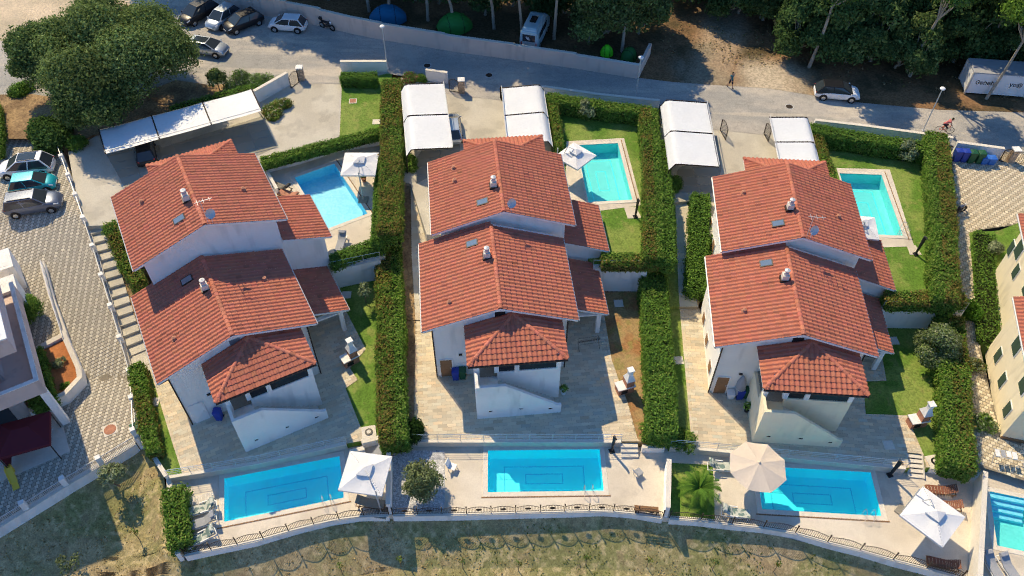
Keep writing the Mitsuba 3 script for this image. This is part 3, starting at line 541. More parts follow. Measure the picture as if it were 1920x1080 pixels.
fld = B().sheet([(-70., 3.)] + [(-70., 20.)] + fe + [(60., 14.), (60., 3.)], zF, step=1.1); xs = np.linspace(-70, 60, 60); fld.add([(x, y, float(zF(x, y))) for y in (3.02, -60., -300.) for x in xs], [[r * 60 + k, r * 60 + k + 1, (r + 1) * 60 + k + 1, (r + 1) * 60 + k] for r in (0, 1) for k in range(59)])
struct('field', fld, 'm_dry')

# ---------------------------------------------------------------- pads
def pad(name, pts, z, bsdf, holes=(), low=-1.6, lift=0., add=None):
    poly = Polygon(pts).buffer(0)
    if add is not None: poly = poly.union(add)
    for h in holes: poly = poly.difference(h)
    return struct(name, B().prism(poly, low, off(z, lift)), bsdf), poly
def rect(cx, cy, ang, L, W):
    c, s = math.cos(ang), math.sin(ang); return Polygon([(cx + c * a * L / 2 - s * b * W / 2, cy + s * a * L / 2 + c * b * W / 2) for a, b in ((-1, -1), (1, -1), (1, 1), (-1, 1))])
D = math.radians
POOLS = {  # centre, angle, length, width, level, colour, depth
    'front_left': (-15.57, 26.72, D(12.9), 7.9, 3.26, zD, 'm_poolblue'), 'front_middle': (2.32, 28.13, D(1.0), 7.9, 3.22, zD, 'm_poolblue'), 'front_right': (20.89, 26.66, D(-3.4), 7.9, 3.26, zD, 'm_poolblue'),
    'upper_left': (-15.81, 53.16, D(30.3 + 90), 7.5, 3.76, zU1, 'm_pooltop'), 'upper_middle': (8.07, 55.76, D(4.8 + 90), 7.6, 3.8, zU, 'm_poolcyan'), 'upper_right': (30.8, 52.26, D(-3.2 + 90), 7.6, 3.7, zU, 'm_poolcyan'),
    'neighbour': (33.8, 24.3, D(-13.6 + 90), 3.98, 3.4, zD, 'm_poolcyan')}
HOLE = {k: rect(v[0], v[1], v[2], v[3] + .26, v[4] + .26) for k, v in POOLS.items()}
_p, _q = np.array((27.6, 29.28)), np.array((28.64, 29.16)); _d = (_q - _p) / np.linalg.norm(_q - _p); _n = np.array([_d[1], -_d[0]])
NOTCH = Polygon([tuple(_p - _d * .05), tuple(_q + _d * .05), tuple(_q + _d * .05 + _n * 2.6), tuple(_p - _d * .05 + _n * 2.6)])   # the stair well cut into the right terrace
# front decks
_, DECK1 = pad('pool_deck', [(-23.47, 27.1), (-17.82, 28.47), (-11.61, 29.92), (-8.56, 30.8), (-8.11, 24.76), (-9.22, 24.75), (-11.95, 24.4), (-13.84, 23.87), (-16.68, 22.94), (-21.06, 21.95), (-21.58, 22.35)], zD, 'm_deck', [HOLE['front_left']])
_, DECK2 = pad('pool_deck', [(-8.67, 30.36), (1.55, 30.22), (9.12, 29.99), (11.08, 30), (10.36, 24.59), (8.08, 24.96), (6.16, 25.11), (0.04, 24.94), (-3.52, 24.85), (-8.11, 24.76)], zD, 'm_deck', [HOLE['front_middle']])
_, DECK3 = pad('pool_deck', [(10.97, 30), (18.05, 29.25), (25.32, 28.44), (28.27, 28.12), (32.19, 27.89), (28.84, 20.39), (26.82, 21.15), (22.76, 22.37), (20.75, 22.91), (18.71, 23.6), (16.63, 23.97), (14.55, 24.19), (12.47, 24.44), (10.33, 24.62)], zD, 'm_deck', [HOLE['front_right']], add=NOTCH)
_, DECK4 = pad('pool_deck', [(32.22, 28.8), (32.93, 28.88), (41.69, 26.91), (37, 17.14), (29.15, 20.33)], zD, 'm_deck', [HOLE['neighbour']])
# lower gardens and terraces
_, Y1 = pad('lawn', [(-28.06, 35.79), (-26.7, 35.79), (-15.74, 44.55), (-10.89, 46.7), (-9.89, 45.51)] + [(-8.54, 30.58), (-9.24, 30.36), (-11.6, 29.84), (-17.77, 28.22), (-23.34, 27.18)] + [(-26.37, 30.64)], zT, 'm_lawn', lift=-.02)
_, Y2 = pad('dirt_yard', [(-10.02, 45.51), (-8.88, 46.11), (8.03, 46.78), (12.5, 46.79)] + [(11.01, 30), (7.72, 30.07), (1.55, 30.05), (-6.4, 30.03), (-8.57, 30.1)], zT, 'm_poorlawn', lift=-.02)
_, Y3 = pad('lawn', [(12.26, 43.28), (14.37, 41.08), (29.38, 43.35), (36.22, 41.7), (32.36, 28.47)] + [(31.73, 27.85), (28.81, 28.08), (27.06, 28.04), (25.27, 28.24), (18, 29), (12.68, 29.53), (11.04, 29.66)], zT, 'm_lawn', [NOTCH], lift=-.02)
TERR1 = Polygon([(-27.33, 36.28), (-15.88, 45.48), (-13.47, 42.34), (-11.21, 38.09), (-12.21, 36.33), (-11.48, 35.27), (-12.29, 34.5), (-10.68, 31), (-10.12, 30.09)] + [(-10.65, 30.05), (-11.6, 29.84), (-17.78, 28.26), (-22.49, 27.42)] + [(-24.32, 30.73), (-26.42, 34.64)])
TERR2 = Polygon([(-7.63, 40.99), (7.35, 41.59), (7.6, 37.15), (7.98, 35.34), (8.48, 33.31), (8.89, 30.33)] + [(9.05, 30.1), (7.72, 30.09), (1.55, 30.07), (-6.4, 30.05)] + [(-6.37, 30.28), (-7.01, 32.12)])
TERR3 = Polygon([(13.45, 42.44), (14.99, 42.45), (15.31, 38.96), (28.65, 40.06), (27.96, 35.31), (26.2, 35.26), (25.6, 32.41), (28.53, 32.29), (28.73, 28.87)] + [(28.83, 28.12), (27.07, 28.08), (25.28, 28.28), (18.01, 29.04), (12.69, 29.58)] + [(12.73, 31.08)])
TERR3 = TERR3.buffer(0).difference(NOTCH)
for n, (t, y) in enumerate(((TERR1, .48), (TERR2, .099), (TERR3, -.073))):
    k = struct('terrace', B().prism(t, -1.4, .957), 'm_slabbase'); slabs(k, 'slab', t, zT, .66, .27, y, (.58, .50, .365), .09, seed=50 + n, th=.014)
# upper gardens, drives
_, DRV1 = pad('driveway', [(-20.19, 68.44), (-16.69, 68.38), (-15.79, 60.04), (-16.15, 59.49), (-21.75, 56.51), (-21.48, 48.47), (-27.99, 45.3), (-33.09, 48.06), (-34.64, 47.9), (-37.74, 53.6), (-39.38, 57.1), (-37.69, 59.39), (-24.8, 66.84), (-21.64, 67.82)], zU, 'm_drive')
_, LU1 = pad('lawn', [(-16.91, 70.03), (-12.01, 70.2), (-11.04, 60.18), (-11.9, 60), (-15.79, 60.04)], zU, 'm_lawn', lift=.02)
_, PA1 = pad('pool_terrace', [(-22.89, 56.22), (-17.6, 58.97), (-15.75, 59.66), (-11.82, 60.6), (-10.31, 45.95), (-14.21, 44.47), (-18.18, 45.92), (-20.64, 49.6)], zU1, 'm_deck', [HOLE['upper_left']])
_, DRV2 = pad('driveway', [(-11.08, 69.24), (-8.23, 69.15), (-6.38, 67.1), (-1.19, 66.24), (3.17, 67.24), (3.84, 67.09), (4.65, 57.25), (5.25, 47.88), (-6.99, 47.59), (-8.79, 53.7), (-9.7, 54.02)], zU, 'm_drive')
_, LU2 = pad('lawn', [(3.48, 67.25), (8.21, 66.29), (14.47, 65.39), (11.96, 45.16), (10.58, 44.26), (6.64, 44.35), (4.37, 47.86), (4.65, 57.25)], zU, 'm_lawn', [HOLE['upper_middle']])
_, DRV3 = pad('driveway', [(14.16, 65.38), (18.58, 62.36), (23.62, 61.64), (28.25, 62.78), (27.97, 57.91), (28.32, 48.43), (16.28, 48.14), (16.96, 52.54), (13.75, 51.92), (12.82, 52.57)], zU, 'm_drive')
_, LU3 = pad('lawn', [(28.33, 62.7), (32.53, 62.11), (40.67, 60.55), (34.64, 40.53), (28.65, 40.51), (27.03, 43.66), (28.4, 55.75)], zU, 'm_lawn', [HOLE['upper_right']])
# sloping side paths with their slabs
PATH2 = Polygon([(-8.84, 53.98), (-7.4, 53.99), (-6.87, 48.3), (-6.69, 40.93), (-7.62, 40.92), (-8.29, 46.76)]); k = struct('path', B().prism(PATH2, -1, off(zP2, .0)), 'm_slabbase'); slabs(k, 'slab', PATH2, zP2, 1.45, .62, .03, (.62, .55, .42), .05, seed=60, single=True, stagger=0, th=.02)
PATH3 = Polygon([(14.04, 52.42), (15.14, 52.42), (14.66, 43.88), (14.86, 42.19), (13.37, 42.18), (13.45, 43.88)]); k = struct('path', B().prism(PATH3, -1, off(zP3, .0)), 'm_slabbase'); slabs(k, 'slab', PATH3, zP3, 1.6, .5, -.03, (.62, .55, .41), .05, seed=61, single=True, stagger=0, th=.02)
struct('verge', B().prism([(-10.17, 54.32), (-8.84, 53.98), (-8.29, 46.76), (-7.62, 40.92), (-8.21, 40.92), (-9.13, 41.39)], -1.2, zP2), 'm_soil')
struct('verge', B().prism([(-9.36, 40.99), (-7.63, 40.99), (-7.01, 32.12), (-6.36, 30.1), (-8.31, 30.01)], -1.2, off(zT, .02)), 'm_soil')
struct('grass_strip', B().prism([(12.79, 52.73), (14.04, 52.42), (13.45, 43.88), (13.37, 42.18), (12.09, 42.18)], -1.2, zP3), 'm_lawn')
struct('grass_strip', B().prism([(12.17, 42.44), (13.45, 42.44), (12.73, 31.08), (12.61, 29.74), (10.91, 29.91)], -1.2, off(zT, .012)), 'm_lawn')
struct('grass_strip', B().prism([(-7.59, 53.99), (-7.17, 53.99), (-6.5, 48.05), (-6.99, 48.04)], -1, off(zP2, .03)), 'm_lawn')
struct('grass_strip', B().prism([(15.28, 53.42), (17.83, 53.43), (16.32, 46.91), (14.9, 42.19), (14.66, 43.88)], -1, zP3), 'm_soil')
# paved neighbour drives
PAVL = Polygon([(-52.39, 59.42), (-43.62, 59.3), (-40.07, 57.23), (-35.09, 48.66), (-31.74, 42.05), (-28.84, 36.42), (-26.74, 31.41), (-26.52, 30.19), (-30.26, 27.05), (-33.7, 23.87), (-37.7, 20.46)]); k = struct('paved_drive', B().sheet(PAVL, off(zL, -.004), step=1.5), 'm_pavebase'); pavers(k, PAVL, zL, .27, .27, .55, [(.58, .53, .43), (.40, .36, .285)], 7, gap=.03)
PAVR = Polygon([(40.67, 60.47), (53.28, 57.96), (48.22, 46.02), (43.54, 50.61), (39.42, 49.88), (35.92, 38.71), (34.74, 30.42), (40.57, 28.33), (39.22, 25.42), (32.01, 28.3), (35.37, 40.69), (37.46, 49.4)]); k = struct('paved_drive', B().sheet(PAVR, off(zR, -.004), step=1.5), 'm_pavebase'); pavers(k, PAVR, zR, .29, .29, -.5, [(.66, .58, .43), (.50, .42, .29)], 8, gap=.03)
struct('grass_strip', B().prism([(38.75, 49.64), (41.31, 49.83), (44.18, 51.09), (46.03, 47.13), (41.05, 38.73), (37.5, 36.81), (36.29, 38.23), (35.88, 38.71)], -1, off(zR, .03)), 'm_lawn')
struct('earth_bed', B().sheet([(-51.55, 64.95), (-45.68, 65.3), (-42.99, 64.8), (-37.77, 59.61), (-39.46, 57.32), (-43.17, 58.69), (-48.8, 58.53)], off(zU, .10)), 'm_soil')
struct('earth_bed', B().sheet([(-32.79, 67.97), (-29, 67.22), (-25.6, 68.21), (-21.86, 67.64), (-24.73, 66.5), (-32.52, 61.48), (-37.67, 59.31), (-42.9, 64.56), (-36.85, 64.42)], off(zU, .12)), 'm_soil')
# ---------------------------------------------------------------- pools
def pool(k, label, cp=.34, ladder=None, lines=True, steps=False, depth=1.25):
    cx, cy, a, L, W, zf, m = POOLS[k]; z = float(zf(np.array([cx]), np.array([cy]))[0]); M = frame(cx, cy, z, a); key = thing('swimming_pool', label, 'pool', None)
    hl, hw = L / 2, W / 2; b = B(M)
    part(key, 'basin', B(M).box(-hl - .06, -hl, -hw - .06, hw + .06, -depth, -.015).box(hl, hl + .06, -hw - .06, hw + .06, -depth, -.015).box(-hl, hl, -hw - .06, -hw, -depth, -.015).box(-hl, hl, hw, hw + .06, -depth, -.015).box(-hl, hl, -hw, hw, -depth - .1, -depth), m)
    for i, (x0, x1, y0, y1) in enumerate(((-hl - cp, hl + cp, hw, hw + cp), (-hl - cp, hl + cp, -hw - cp, -hw), (-hl - cp, -hl, -hw, hw), (hl, hl + cp, -hw, hw))):
        n = max(1, round((x1 - x0 if i < 2 else y1 - y0) / .62))
        for j in range(n):
            q = (x0 + (x1 - x0) * j / n, x0 + (x1 - x0) * (j + 1) / n - .008, y0, y1) if i < 2 else (x0, x1, y0 + (y1 - y0) * j / n, y0 + (y1 - y0) * (j + 1) / n - .008)
            b.box(*q, -.02, .03)
    part(key, 'coping', b, 'm_coping', stuff=True)
    if lines:
        q = B(M)
        for x0, x1, y0, y1 in ((-hl * .72, hl * .72, -hw * .62, hw * .62), (-hl * .34, hl * .34, -hw * .25, hw * .25)):
            for r in ((x0, x1, y0, y0 + .07), (x0, x1, y1 - .07, y1), (x0, x0 + .07, y0 + .07, y1 - .07), (x1 - .07, x1, y0 + .07, y1 - .07)): q.box(*r, -depth - .02, -depth + .006)
        part(key, 'mosaic_line', q, 'm_poolline' if 'blue' in m else 'm_poolblue', stuff=True)
    if steps:
        for j in range(4): part(key, 'step', B(M).box(hl - .35 * (j + 1), hl - .35 * j - .01, -hw * .35, hw, -depth + .003, -.12 - .24 * j), 'm_pooltop')
    nx, ny = int(L / .07), int(W / .07); gx, gy = np.meshgrid(np.linspace(-hl, hl, nx), np.linspace(-hw, hw, ny)); p = np.column_stack([gx.ravel(), gy.ravel(), 0 * gx.ravel()])
    p[:, 2] = -.09 + .03 * (meshkit.fbm(p * 1.7 + 5 * len(k), 3, 3) - .5) + .02 * (meshkit.noise(p * 5.0, 2) - .5); i, j = np.meshgrid(np.arange(nx - 1), np.arange(ny - 1)); o = (j * nx + i).ravel()
    part(key, 'water', B(M).add(p, np.stack([o, o + 1, o + nx + 1, o + nx], 1)), 'm_water', smooth=True)
    if ladder:
        x, sd = ladder; lad = part(key, 'ladder', B(M).tube(arch(x, sd * hw, sd), .024, 7).tube(arch(x + .55, sd * hw, sd), .024, 7), 'm_steel', smooth=40)
        for t in (.15, .4, .65): part(lad, 'rung', B(M).box(x, x + .55, sd * (hw - .06) - .04, sd * (hw - .06) + .04, -t - .02, -t), 'm_steel')
    drain = part(key, 'drain_channel', B(M).box(-hl - .45, hl + .45, -hw - cp - .08, -hw - cp - .005, .004, .034), 'm_wood')
    return key
def arch(x, y, sd): return [(x, y + sd * .55, .02), (x, y + sd * .45, .55), (x, y + sd * .25, .82), (x, y - sd * .02, .85), (x, y - sd * .1, .55), (x, y - sd * .1, -.9)]
pool('front_left', 'front pool with a large white umbrella at its right end, below the leftmost villa', ladder=(2.6, -1))
pool('front_middle', 'front pool beside the white pebble bed with the olive tree', ladder=(2.6, -1))
pool('front_right', 'front pool beside the round beige umbrella', ladder=(2.7, -1))
pool('upper_left', 'upper pool of the leftmost villa with pale mosaic, behind its side wing', lines=False, depth=1.0)
pool('upper_middle', 'upper turquoise pool half under a white umbrella beside the middle villa', depth=1.1)
pool('upper_right', 'upper turquoise pool on the lawn by the tall right hedge', ladder=(-3.6, -1), depth=1.1)
pool('neighbour', 'pool with wide steps at the right bottom corner', lines=False, steps=True, depth=1.1)

# ---------------------------------------------------------------- walls and fences
def wall(label, pts, th, z0, z1, bsdf='m_white', cap=True, name='wall', cat='wall', over=.03):
    key = thing(name, label, cat, None); put(key, B().prism(strip(pts, th), z0, z1), bsdf)
    if cap: part(key, 'coping', B().prism(strip(pts, th + 2 * over), off(z1, .003) if callable(z1) else z1 + .003, off(z1, .06) if callable(z1) else z1 + .06, bottom=True), 'm_coping')
    return key
FRONT = [('leftmost villa', [(-21.06, 21.95), (-16.68, 22.94), (-13.84, 23.87), (-11.94, 24.38), (-10.1, 24.69), (-8.18, 24.76)]), ('middle villa', [(-7.9, 24.76), (-3.52, 24.83), (0.04, 24.94), (3.62, 25.04), (6.16, 25.11), (8.08, 24.96), (10.08, 24.62)]), ('villa with the cream stair wall', [(10.53, 24.59), (12.47, 24.44), (14.55, 24.19), (16.63, 23.95), (18.7, 23.58), (20.75, 22.91), (22.76, 22.37), (24.78, 21.72), (26.82, 21.15), (28.52, 20.63)])]
for n, (who, pts) in enumerate(FRONT):
    wall(f'low white retaining wall under the iron fence of the {who}', pts, .24, -1.6, .42)
    L = LineString(pts); m = [8, 11, 9][n]; key = thing('iron_fence', f'black iron fence of arched panels before the {who}', 'fence', None)
    q = [np.array(L.interpolate(L.length * t / m).coords[0]) for t in range(m + 1)]
    for j in range(m + 1): part(key, 'post', B().obox(q[j][0], q[j][1], .48, 1.36, .06, .06).obox(q[j][0], q[j][1], 1.36, 1.43, .09, .09), 'm_iron')
    for j in range(m):
        a, c = q[j], q[j + 1]; d = c - a; b = B(); top = lambda t: 1.07 + .3 * (1 - (2 * t - 1) ** 2)
        pt = lambda t, z: (a[0] + d[0] * t, a[1] + d[1] * t, z)
        b.bar(pt(.04, .6), pt(.96, .6), .03); ts = np.linspace(.04, .96, 9); b.tube([pt(t, top(t)) for t in ts], .022, 5)
        for t in np.linspace(.07, .93, 15): b.bar(pt(t, .6), pt(t, top(t)), .02)
        if n == 1: b.tube([pt(.5 + .12 * math.cos(w), .95 + .13 * math.sin(w)) for w in np.linspace(0, 6.28, 9)], .02, 5).tube([pt(.5 + .06 * math.cos(w), .95 + .07 * math.sin(w)) for w in np.linspace(0, 6.28, 7)], .02, 5).bar(pt(.38, .95), pt(.62, .95), .04)
        part(key, 'panel', b, 'm_iron')
wall('white wall dividing the decks left of the olive tree bed', [(-8.43, 28.66), (-8.09, 24.83)], .26, -1.6, 1.75)
wall('white wall dividing the decks left of the palm tree bed', [(10.76, 28.23), (10.26, 24.66)], .26, -1.6, 1.75)
wall('tall pale wall at the right end of the beige umbrella deck', [(31.93, 27.28), (28.33, 18.72)], .26, -1.6, 1.9, 'm_coping')
wall('white wall along the left side of the leftmost front pool', [(-23.4, 27.1), (-21.38, 21.85)], .26, -1.6, .75)
wall('white hedge wall climbing beside the leftmost villa steps', [(-26.33, 30.51), (-23.4, 27.1)], .24, -1.6, 1.25)
for n, (who, pts) in enumerate((('leftmost front pool', [(-23.34, 27.18), (-17.77, 28.22), (-11.6, 29.84)]), ('middle front pool', [(-8.42, 30.1), (-6.4, 30.03), (1.55, 30.05), (7.72, 30.07)]), ('pool with the round beige umbrella', [(11.12, 29.66), (12.68, 29.53), (18, 29), (25.27, 28.24), (27.13, 28.04)]))):
    wall(f'pale terrace wall behind the {who}', pts, .2, -1.5, .955, 'm_wallgrey', over=.012)
    rl = thing('railing', f'thin metal railing along the terrace edge above the {who}', 'railing'); L = LineString(pts); b = B(); m = int(L.length / 1.5); q = [L.interpolate(L.length * t / m).coords[0] for t in range(m + 1)]
    for x, y in q: part(rl, 'post', B().tube([(x, y, 1.02), (x, y, 1.9)], .022, 6), 'm_galv')
    for z in (1.25, 1.47, 1.69, 1.9): part(rl, 'rail', B().tube([(x, y, z) for x, y in q], .02 if z > 1.8 else .012, 5), 'm_steel')
wall('pale wall below the manhole slab beside the first white umbrella', [(-10.55, 29.96), (-9.17, 30.35)], .3, -1.5, 1.0)
wall('pale retaining wall right of the open deck stairs', [(28.83, 28.12), (31.7, 27.76)], .22, -1.5, .96)
wall('pale retaining wall right of the five deck steps', [(9.16, 29.65), (10.74, 29.65)], .22, -1.5, .96)
# deck steps
def deck_steps(label, p, q, n, depth, z1, open_=False):
    key = thing('stairs', label, 'stairs'); p, q = np.array(p), np.array(q); d = (q - p) / np.linalg.norm(q - p); nn = np.array([d[1], -d[0]]); a = math.atan2(d[1], d[0]); c = (p + q) / 2; L = np.linalg.norm(q - p)
    for j in range(n):
        o = c + nn * depth * (j + .5); zt = .35 + (z1 - .35) * (n - j) / (n + 1); part(key, 'tread', B().obox(o[0], o[1], zt - .07 if open_ else 0, zt, L, depth - (.05 if open_ else 0), a), 'm_coping')
    if open_:
        for s in (p, q): part(key, 'stringer', B().bar((*s, z1 - .1), (*(s + nn * depth * n), .4), .08, .2), 'm_coping')
deck_steps('four pale stone steps down to the middle front deck', (7.7, 30.02), (8.9, 30.03), 3, .3, .95)
deck_steps('open tread stairs with dark gaps down to the beige umbrella deck', (27.6, 29.28), (28.64, 29.16), 5, .33, .95, True)
deck_steps('two pale steps hidden partly by the first white umbrella', (-11.35, 29.45), (-10.38, 29.75), 3, .3, .95)
# retaining walls of the upper gardens
for who, pts, lv in (('between the gardens of the leftmost villa', [(-14.41, 44.42), (-10.65, 45.54)], zU1), ('between the gardens of the middle villa', [(6.42, 44.23), (10.74, 44.21)], zU), ('between the gardens of the rightmost villa', [(28.32, 40.5), (34.65, 40.42)], zU)):
    wall(f'grey shaded retaining wall {who}', pts, .28, -1., off(lv, .06), 'm_white')
    rl = thing('railing', f'thin wire railing on the retaining wall {who}', 'railing'); a, c = np.array(pts[0]), np.array(pts[-1]); nn = np.array([c[1] - a[1], a[0] - c[0]]); nn = nn / np.linalg.norm(nn) * .1
    for t in (0, .33, .66, 1): p = a + (c - a) * t + nn; zz = float(lv(p[:1], p[1:])[0]); part(rl, 'post', B().tube([(*p, zz + .1), (*p, zz + 1.0)], .02, 5), 'm_galv')
    for h in (.5, 1.0): part(rl, 'rail', B().tube([(*(a + (c - a) * t + nn), float(lv((a + (c - a) * t)[:1], a[1:])[0]) + h) for t in (0, .5, 1)], .014, 5), 'm_steel')
wall('white wall between the upper left pool and the driveway', [(-22.26, 55.99), (-19.08, 57.39), (-16.13, 59.04), (-12.15, 60.07)], .25, 2.0, off(zU, .04))
wall('slim white wall from the upper left pool to the side wing', [(-22.47, 56.95), (-20.25, 53.02)], .2, 2., 3.9)
# pavement walls of the street side
def street_wall(label, pts, h, bsdf='m_white'): return wall(label, pts, .28, 1.5, off(zS, h), bsdf)
street_wall('white street wall behind the small hedge at the top of the lawn', [(-16.97, 70.09), (-12.44, 70.25)], 1.15)
street_wall('white street wall beside the flowering shrubs of the left driveway', [(-24.27, 64.74), (-21.74, 67.81)], 1.3)
street_wall('white street wall above the left white carport of the middle villa', [(-8.48, 68.94), (-6.35, 68.48)], 1.2)
street_wall('low pale street wall along the hedge of the middle lawn', [(-1.09, 66.3), (3.16, 67.13), (8.19, 66.09), (14.04, 65.26)], .75)
street_wall('low pale street wall along the hedge of the right lawn', [(28.32, 62.67), (32.49, 62), (36.77, 61.18), (40.53, 60.44)], .8)
street_wall('white street wall with waste bins in front of it', [(40.37, 59.29), (44.37, 58.5)], 1.2)
def gate_pillar(label, x, y, h=1.6): 
    z = float(zS(x, y)) - .2; k = thing('gate_pillar', label, 'pillar'); rng = np.random.default_rng(int(abs(x) * 10)); b = B(); 
    put(k, B().obox(x, y, z, z + h, .52, .52, .05), 'm_slabbase')
    for j in range(8):
        for s, (dx, dy) in enumerate(((0, -.27), (0, .27), (-.27, 0), (.27, 0))):
            for e in (-1, 1):
                o = rng.uniform(-.06, .06); cx_, cy_ = (x + dx + (e * .13 + o if dx == 0 else 0), y + dy + (e * .13 + o if dy == 0 else 0)); hgt = (h - .1) / 8
                b.obox(cx_, cy_, z + j * hgt + .01, z + (j + 1) * hgt - .01, .23 if dx == 0 else .05, .23 if dy == 0 else .05, .0, np.clip(np.array((.46, .35, .25)) * rng.uniform(.7, 1.3), 0, 1))
    part(k, 'stone', b, 'm_piece', stuff=True); part(k, 'cap', B().obox(x, y, z + h + .002, z + h + .09, .66, .66, .05), 'm_white')
gate_pillar('stone gate pillar of the left driveway', *(-20.67, 68.56)); gate_pillar('stone gate pillar of the middle driveway', *(-4.93, 67.06))
gate_pillar('stone gate pillar at the far right gate', *(45.26, 58.15)); 
def gate(label, p, q, h=1.3, z=None, bars=9):
    p, q = np.array(p), np.array(q); z = float(zS(*p)) - .1 if z is None else z; k = thing('iron_gate', label, 'gate'); b = B(); P_ = lambda t, hh: (*(p + (q - p) * t), z + hh)
    part(k, 'frame', B().bar(P_(0, .12), P_(1, .12), .05).bar(P_(0, .12), P_(0, h), .06).bar(P_(1, .12), P_(1, h), .06).tube([P_(t, h + .25 * math.sin(math.pi * t)) for t in np.linspace(0, 1, 8)], .03, 6), 'm_iron')
    for t in np.linspace(.08, .92, bars): b.bar(P_(t, .12), P_(t, h + .2 * math.sin(math.pi * t)), .022)
    part(k, 'bar', b, 'm_iron', stuff=True)
gate('small iron gate left of the left driveway pillar', (-21.46, 67.13), (-20.87, 68.2)); gate('small iron gate beside the pillar of the middle driveway', (-6.13, 67.2), (-5.24, 66.97))
gate('narrow iron gate standing open at the middle driveway entrance', (-1.19, 66.24), (-1.03, 65.74)); gate('open iron gate leaf beside the left carport of the rightmost villa', (19.42, 61.95), (19.68, 60.47)); gate('open iron gate leaf beside the right carport of the rightmost villa', (23.45, 61.52), (23.61, 60.35))
gate('small iron gate right of the waste bins', (44.3, 58.2), (45, 58)); gate('sliding iron gate cut by the right edge', (45.42, 57.94), (49.34, 57.16), bars=20)
gate('narrow open iron gate behind the left hedge of the middle lawn', (13.86, 64.04), (13.85, 62.26))
# long camp wall across the street
key = thing('camp_wall', 'long pale stepped wall between the street and the tents', 'wall'); LW = LineString(WALLB); hs = [2.45, 2.3, 2.15, 2.05, 1.95, 1.85, 1.7]; cut = [0, .17, .255, .41, .56, .72, .86, 1.]
for j in range(7):
    seg = shapely.ops.substring(LW, cut[j] * LW.length, cut[j + 1] * LW.length - .002); x0 = seg.centroid.x; top = 3.75 - .02 * x0 + hs[j] * .88 - .12
    part(key, 'wall_section', B().prism(seg.buffer(.15, cap_style=2, join_style=2), 2.0, off(zS, hs[j] * .88)), 'm_oldwall'); part(key, 'coping', B().prism(seg.buffer(.18, cap_style=2, join_style=2), off(zS, hs[j] * .88 + .003), off(zS, hs[j] * .88 + .05), bottom=True), 'm_coping')
e = WALLB[-1]; part(key, 'wall_section', B().prism(strip([e, (e[0] + 1.6, e[1] + 4.2)], .3), 2.0, 4.75), 'm_oldwall')
# left neighbour boundary: wall with pillars and lattice panels climbing along the drive
pl = [(-41.14, 58.86), (-38.45, 54.38), (-36.61, 51.35), (-34.93, 48.37), (-33.29, 45.28), (-31.66, 42.05), (-30.15, 39.04), (-28.72, 36.21), (-27.72, 33.91), (-26.74, 31.41), (-26.36, 30.01)]; LP = LineString(pl); zw = lambda x, y: np.where(y > 34, zL(x, y), np.maximum(zL(x, y), .9))
wall('long white wall climbing between the paved drive and the concrete steps', pl, .24, -1.4, off(zw, .28)); key = thing('lattice_fence', 'pale fence with white pillars on the wall along the paved drive', 'fence'); m = 11
q = [np.array(LP.interpolate(LP.length * (.02 + .97 * t / m)).coords[0]) for t in range(m + 1)]
for j in range(m + 1):
    z = float(zw(*q[j])); part(key, 'pillar', B().obox(q[j][0], q[j][1], z + .345, z + 1.15, .34, .34, .5), 'm_white')
    if j < m:
        a, c = q[j], q[j + 1]; zb = float(zw(*c)); d = c - a; u = d / np.linalg.norm(d) * .2; b = B()
        for h in (.45, 1.0): b.bar((*(a + u), z + h), (*(c - u), zb + h), .05)
        for t in np.linspace(.1, .9, 14): p = a + d * t; zz = z + (zb - z) * t; b.bar((*p, zz + .45), (*p, zz + 1.0), .02)
        part(key, 'panel', b, 'm_galv')
wall('long shaded retaining wall below the paved drive at the lower left', [(-35.69, 22), (-33.65, 23.75), (-30.19, 26.85), (-28.19, 28.57), (-26.58, 30.01)], .3, -1.6, .68); key = thing('lattice_fence', 'low picket fence on the retaining wall at the lower left', 'fence'); pp = [(-35.19, 22.43), (-33.65, 23.75), (-30.19, 26.85), (-28.28, 28.49), (-26.58, 30.01)]; LQ = LineString(pp); b = B()
for t in np.linspace(0, LQ.length, 110): x, y = LQ.interpolate(t).coords[0]; b.obox(x, y, .745, 1.45, .03, .03)
part(key, 'picket', b, 'm_galv', stuff=True); part(key, 'rail', B().tube([(x, y, 1.4) for x, y in pp], .025, 5).tube([(x, y, .85) for x, y in pp], .02, 5), 'm_galv')
for x, y in [(-32.31, 25), (-30.3, 26.77), (-28.39, 28.36)]: part(key, 'pillar', B().obox(x, y, .75, 1.6, .34, .34, .55), 'm_white')
# concrete steps of the leftmost villa
key = thing('path_steps', 'row of pale concrete steps descending along the left drive wall', 'stairs'); A0, A1, C0, C1 = np.array([-36.95, 51.15]), np.array([-35.6, 51.9]), np.array([-29.1, 37.1]), np.array([-27.8, 37.9])
A0, A1 = np.array((-34.9, 48.2)), np.array((-33.58, 48.7)); C0, C1 = np.array((-29.29, 37.16)), np.array((-28.05, 37.92)); n = 14
for j in range(n):
    f0, f1 = j / n, (j + 1) / n; z = 4.08 - (j + 1) * (4.08 - .97) / n + .1; g_ = (C0 - A0) / np.linalg.norm(C0 - A0) * .025
    part(key, 'tread', B().prism([tuple(A0 + (C0 - A0) * f0 + g_), tuple(A0 + (C0 - A0) * f1), tuple(A1 + (C1 - A1) * f1), tuple(A1 + (C1 - A1) * f0 + g_)], z - .9, z), 'm_drive')
    part(key, 'riser_shadow_gap', B().prism([tuple(A0 + (C0 - A0) * f0), tuple(A0 + (C0 - A0) * f0 + g_ * .99), tuple(A1 + (C1 - A1) * f0 + g_ * .99), tuple(A1 + (C1 - A1) * f0)], z - 1.2, z - .09), 'm_pavebase')
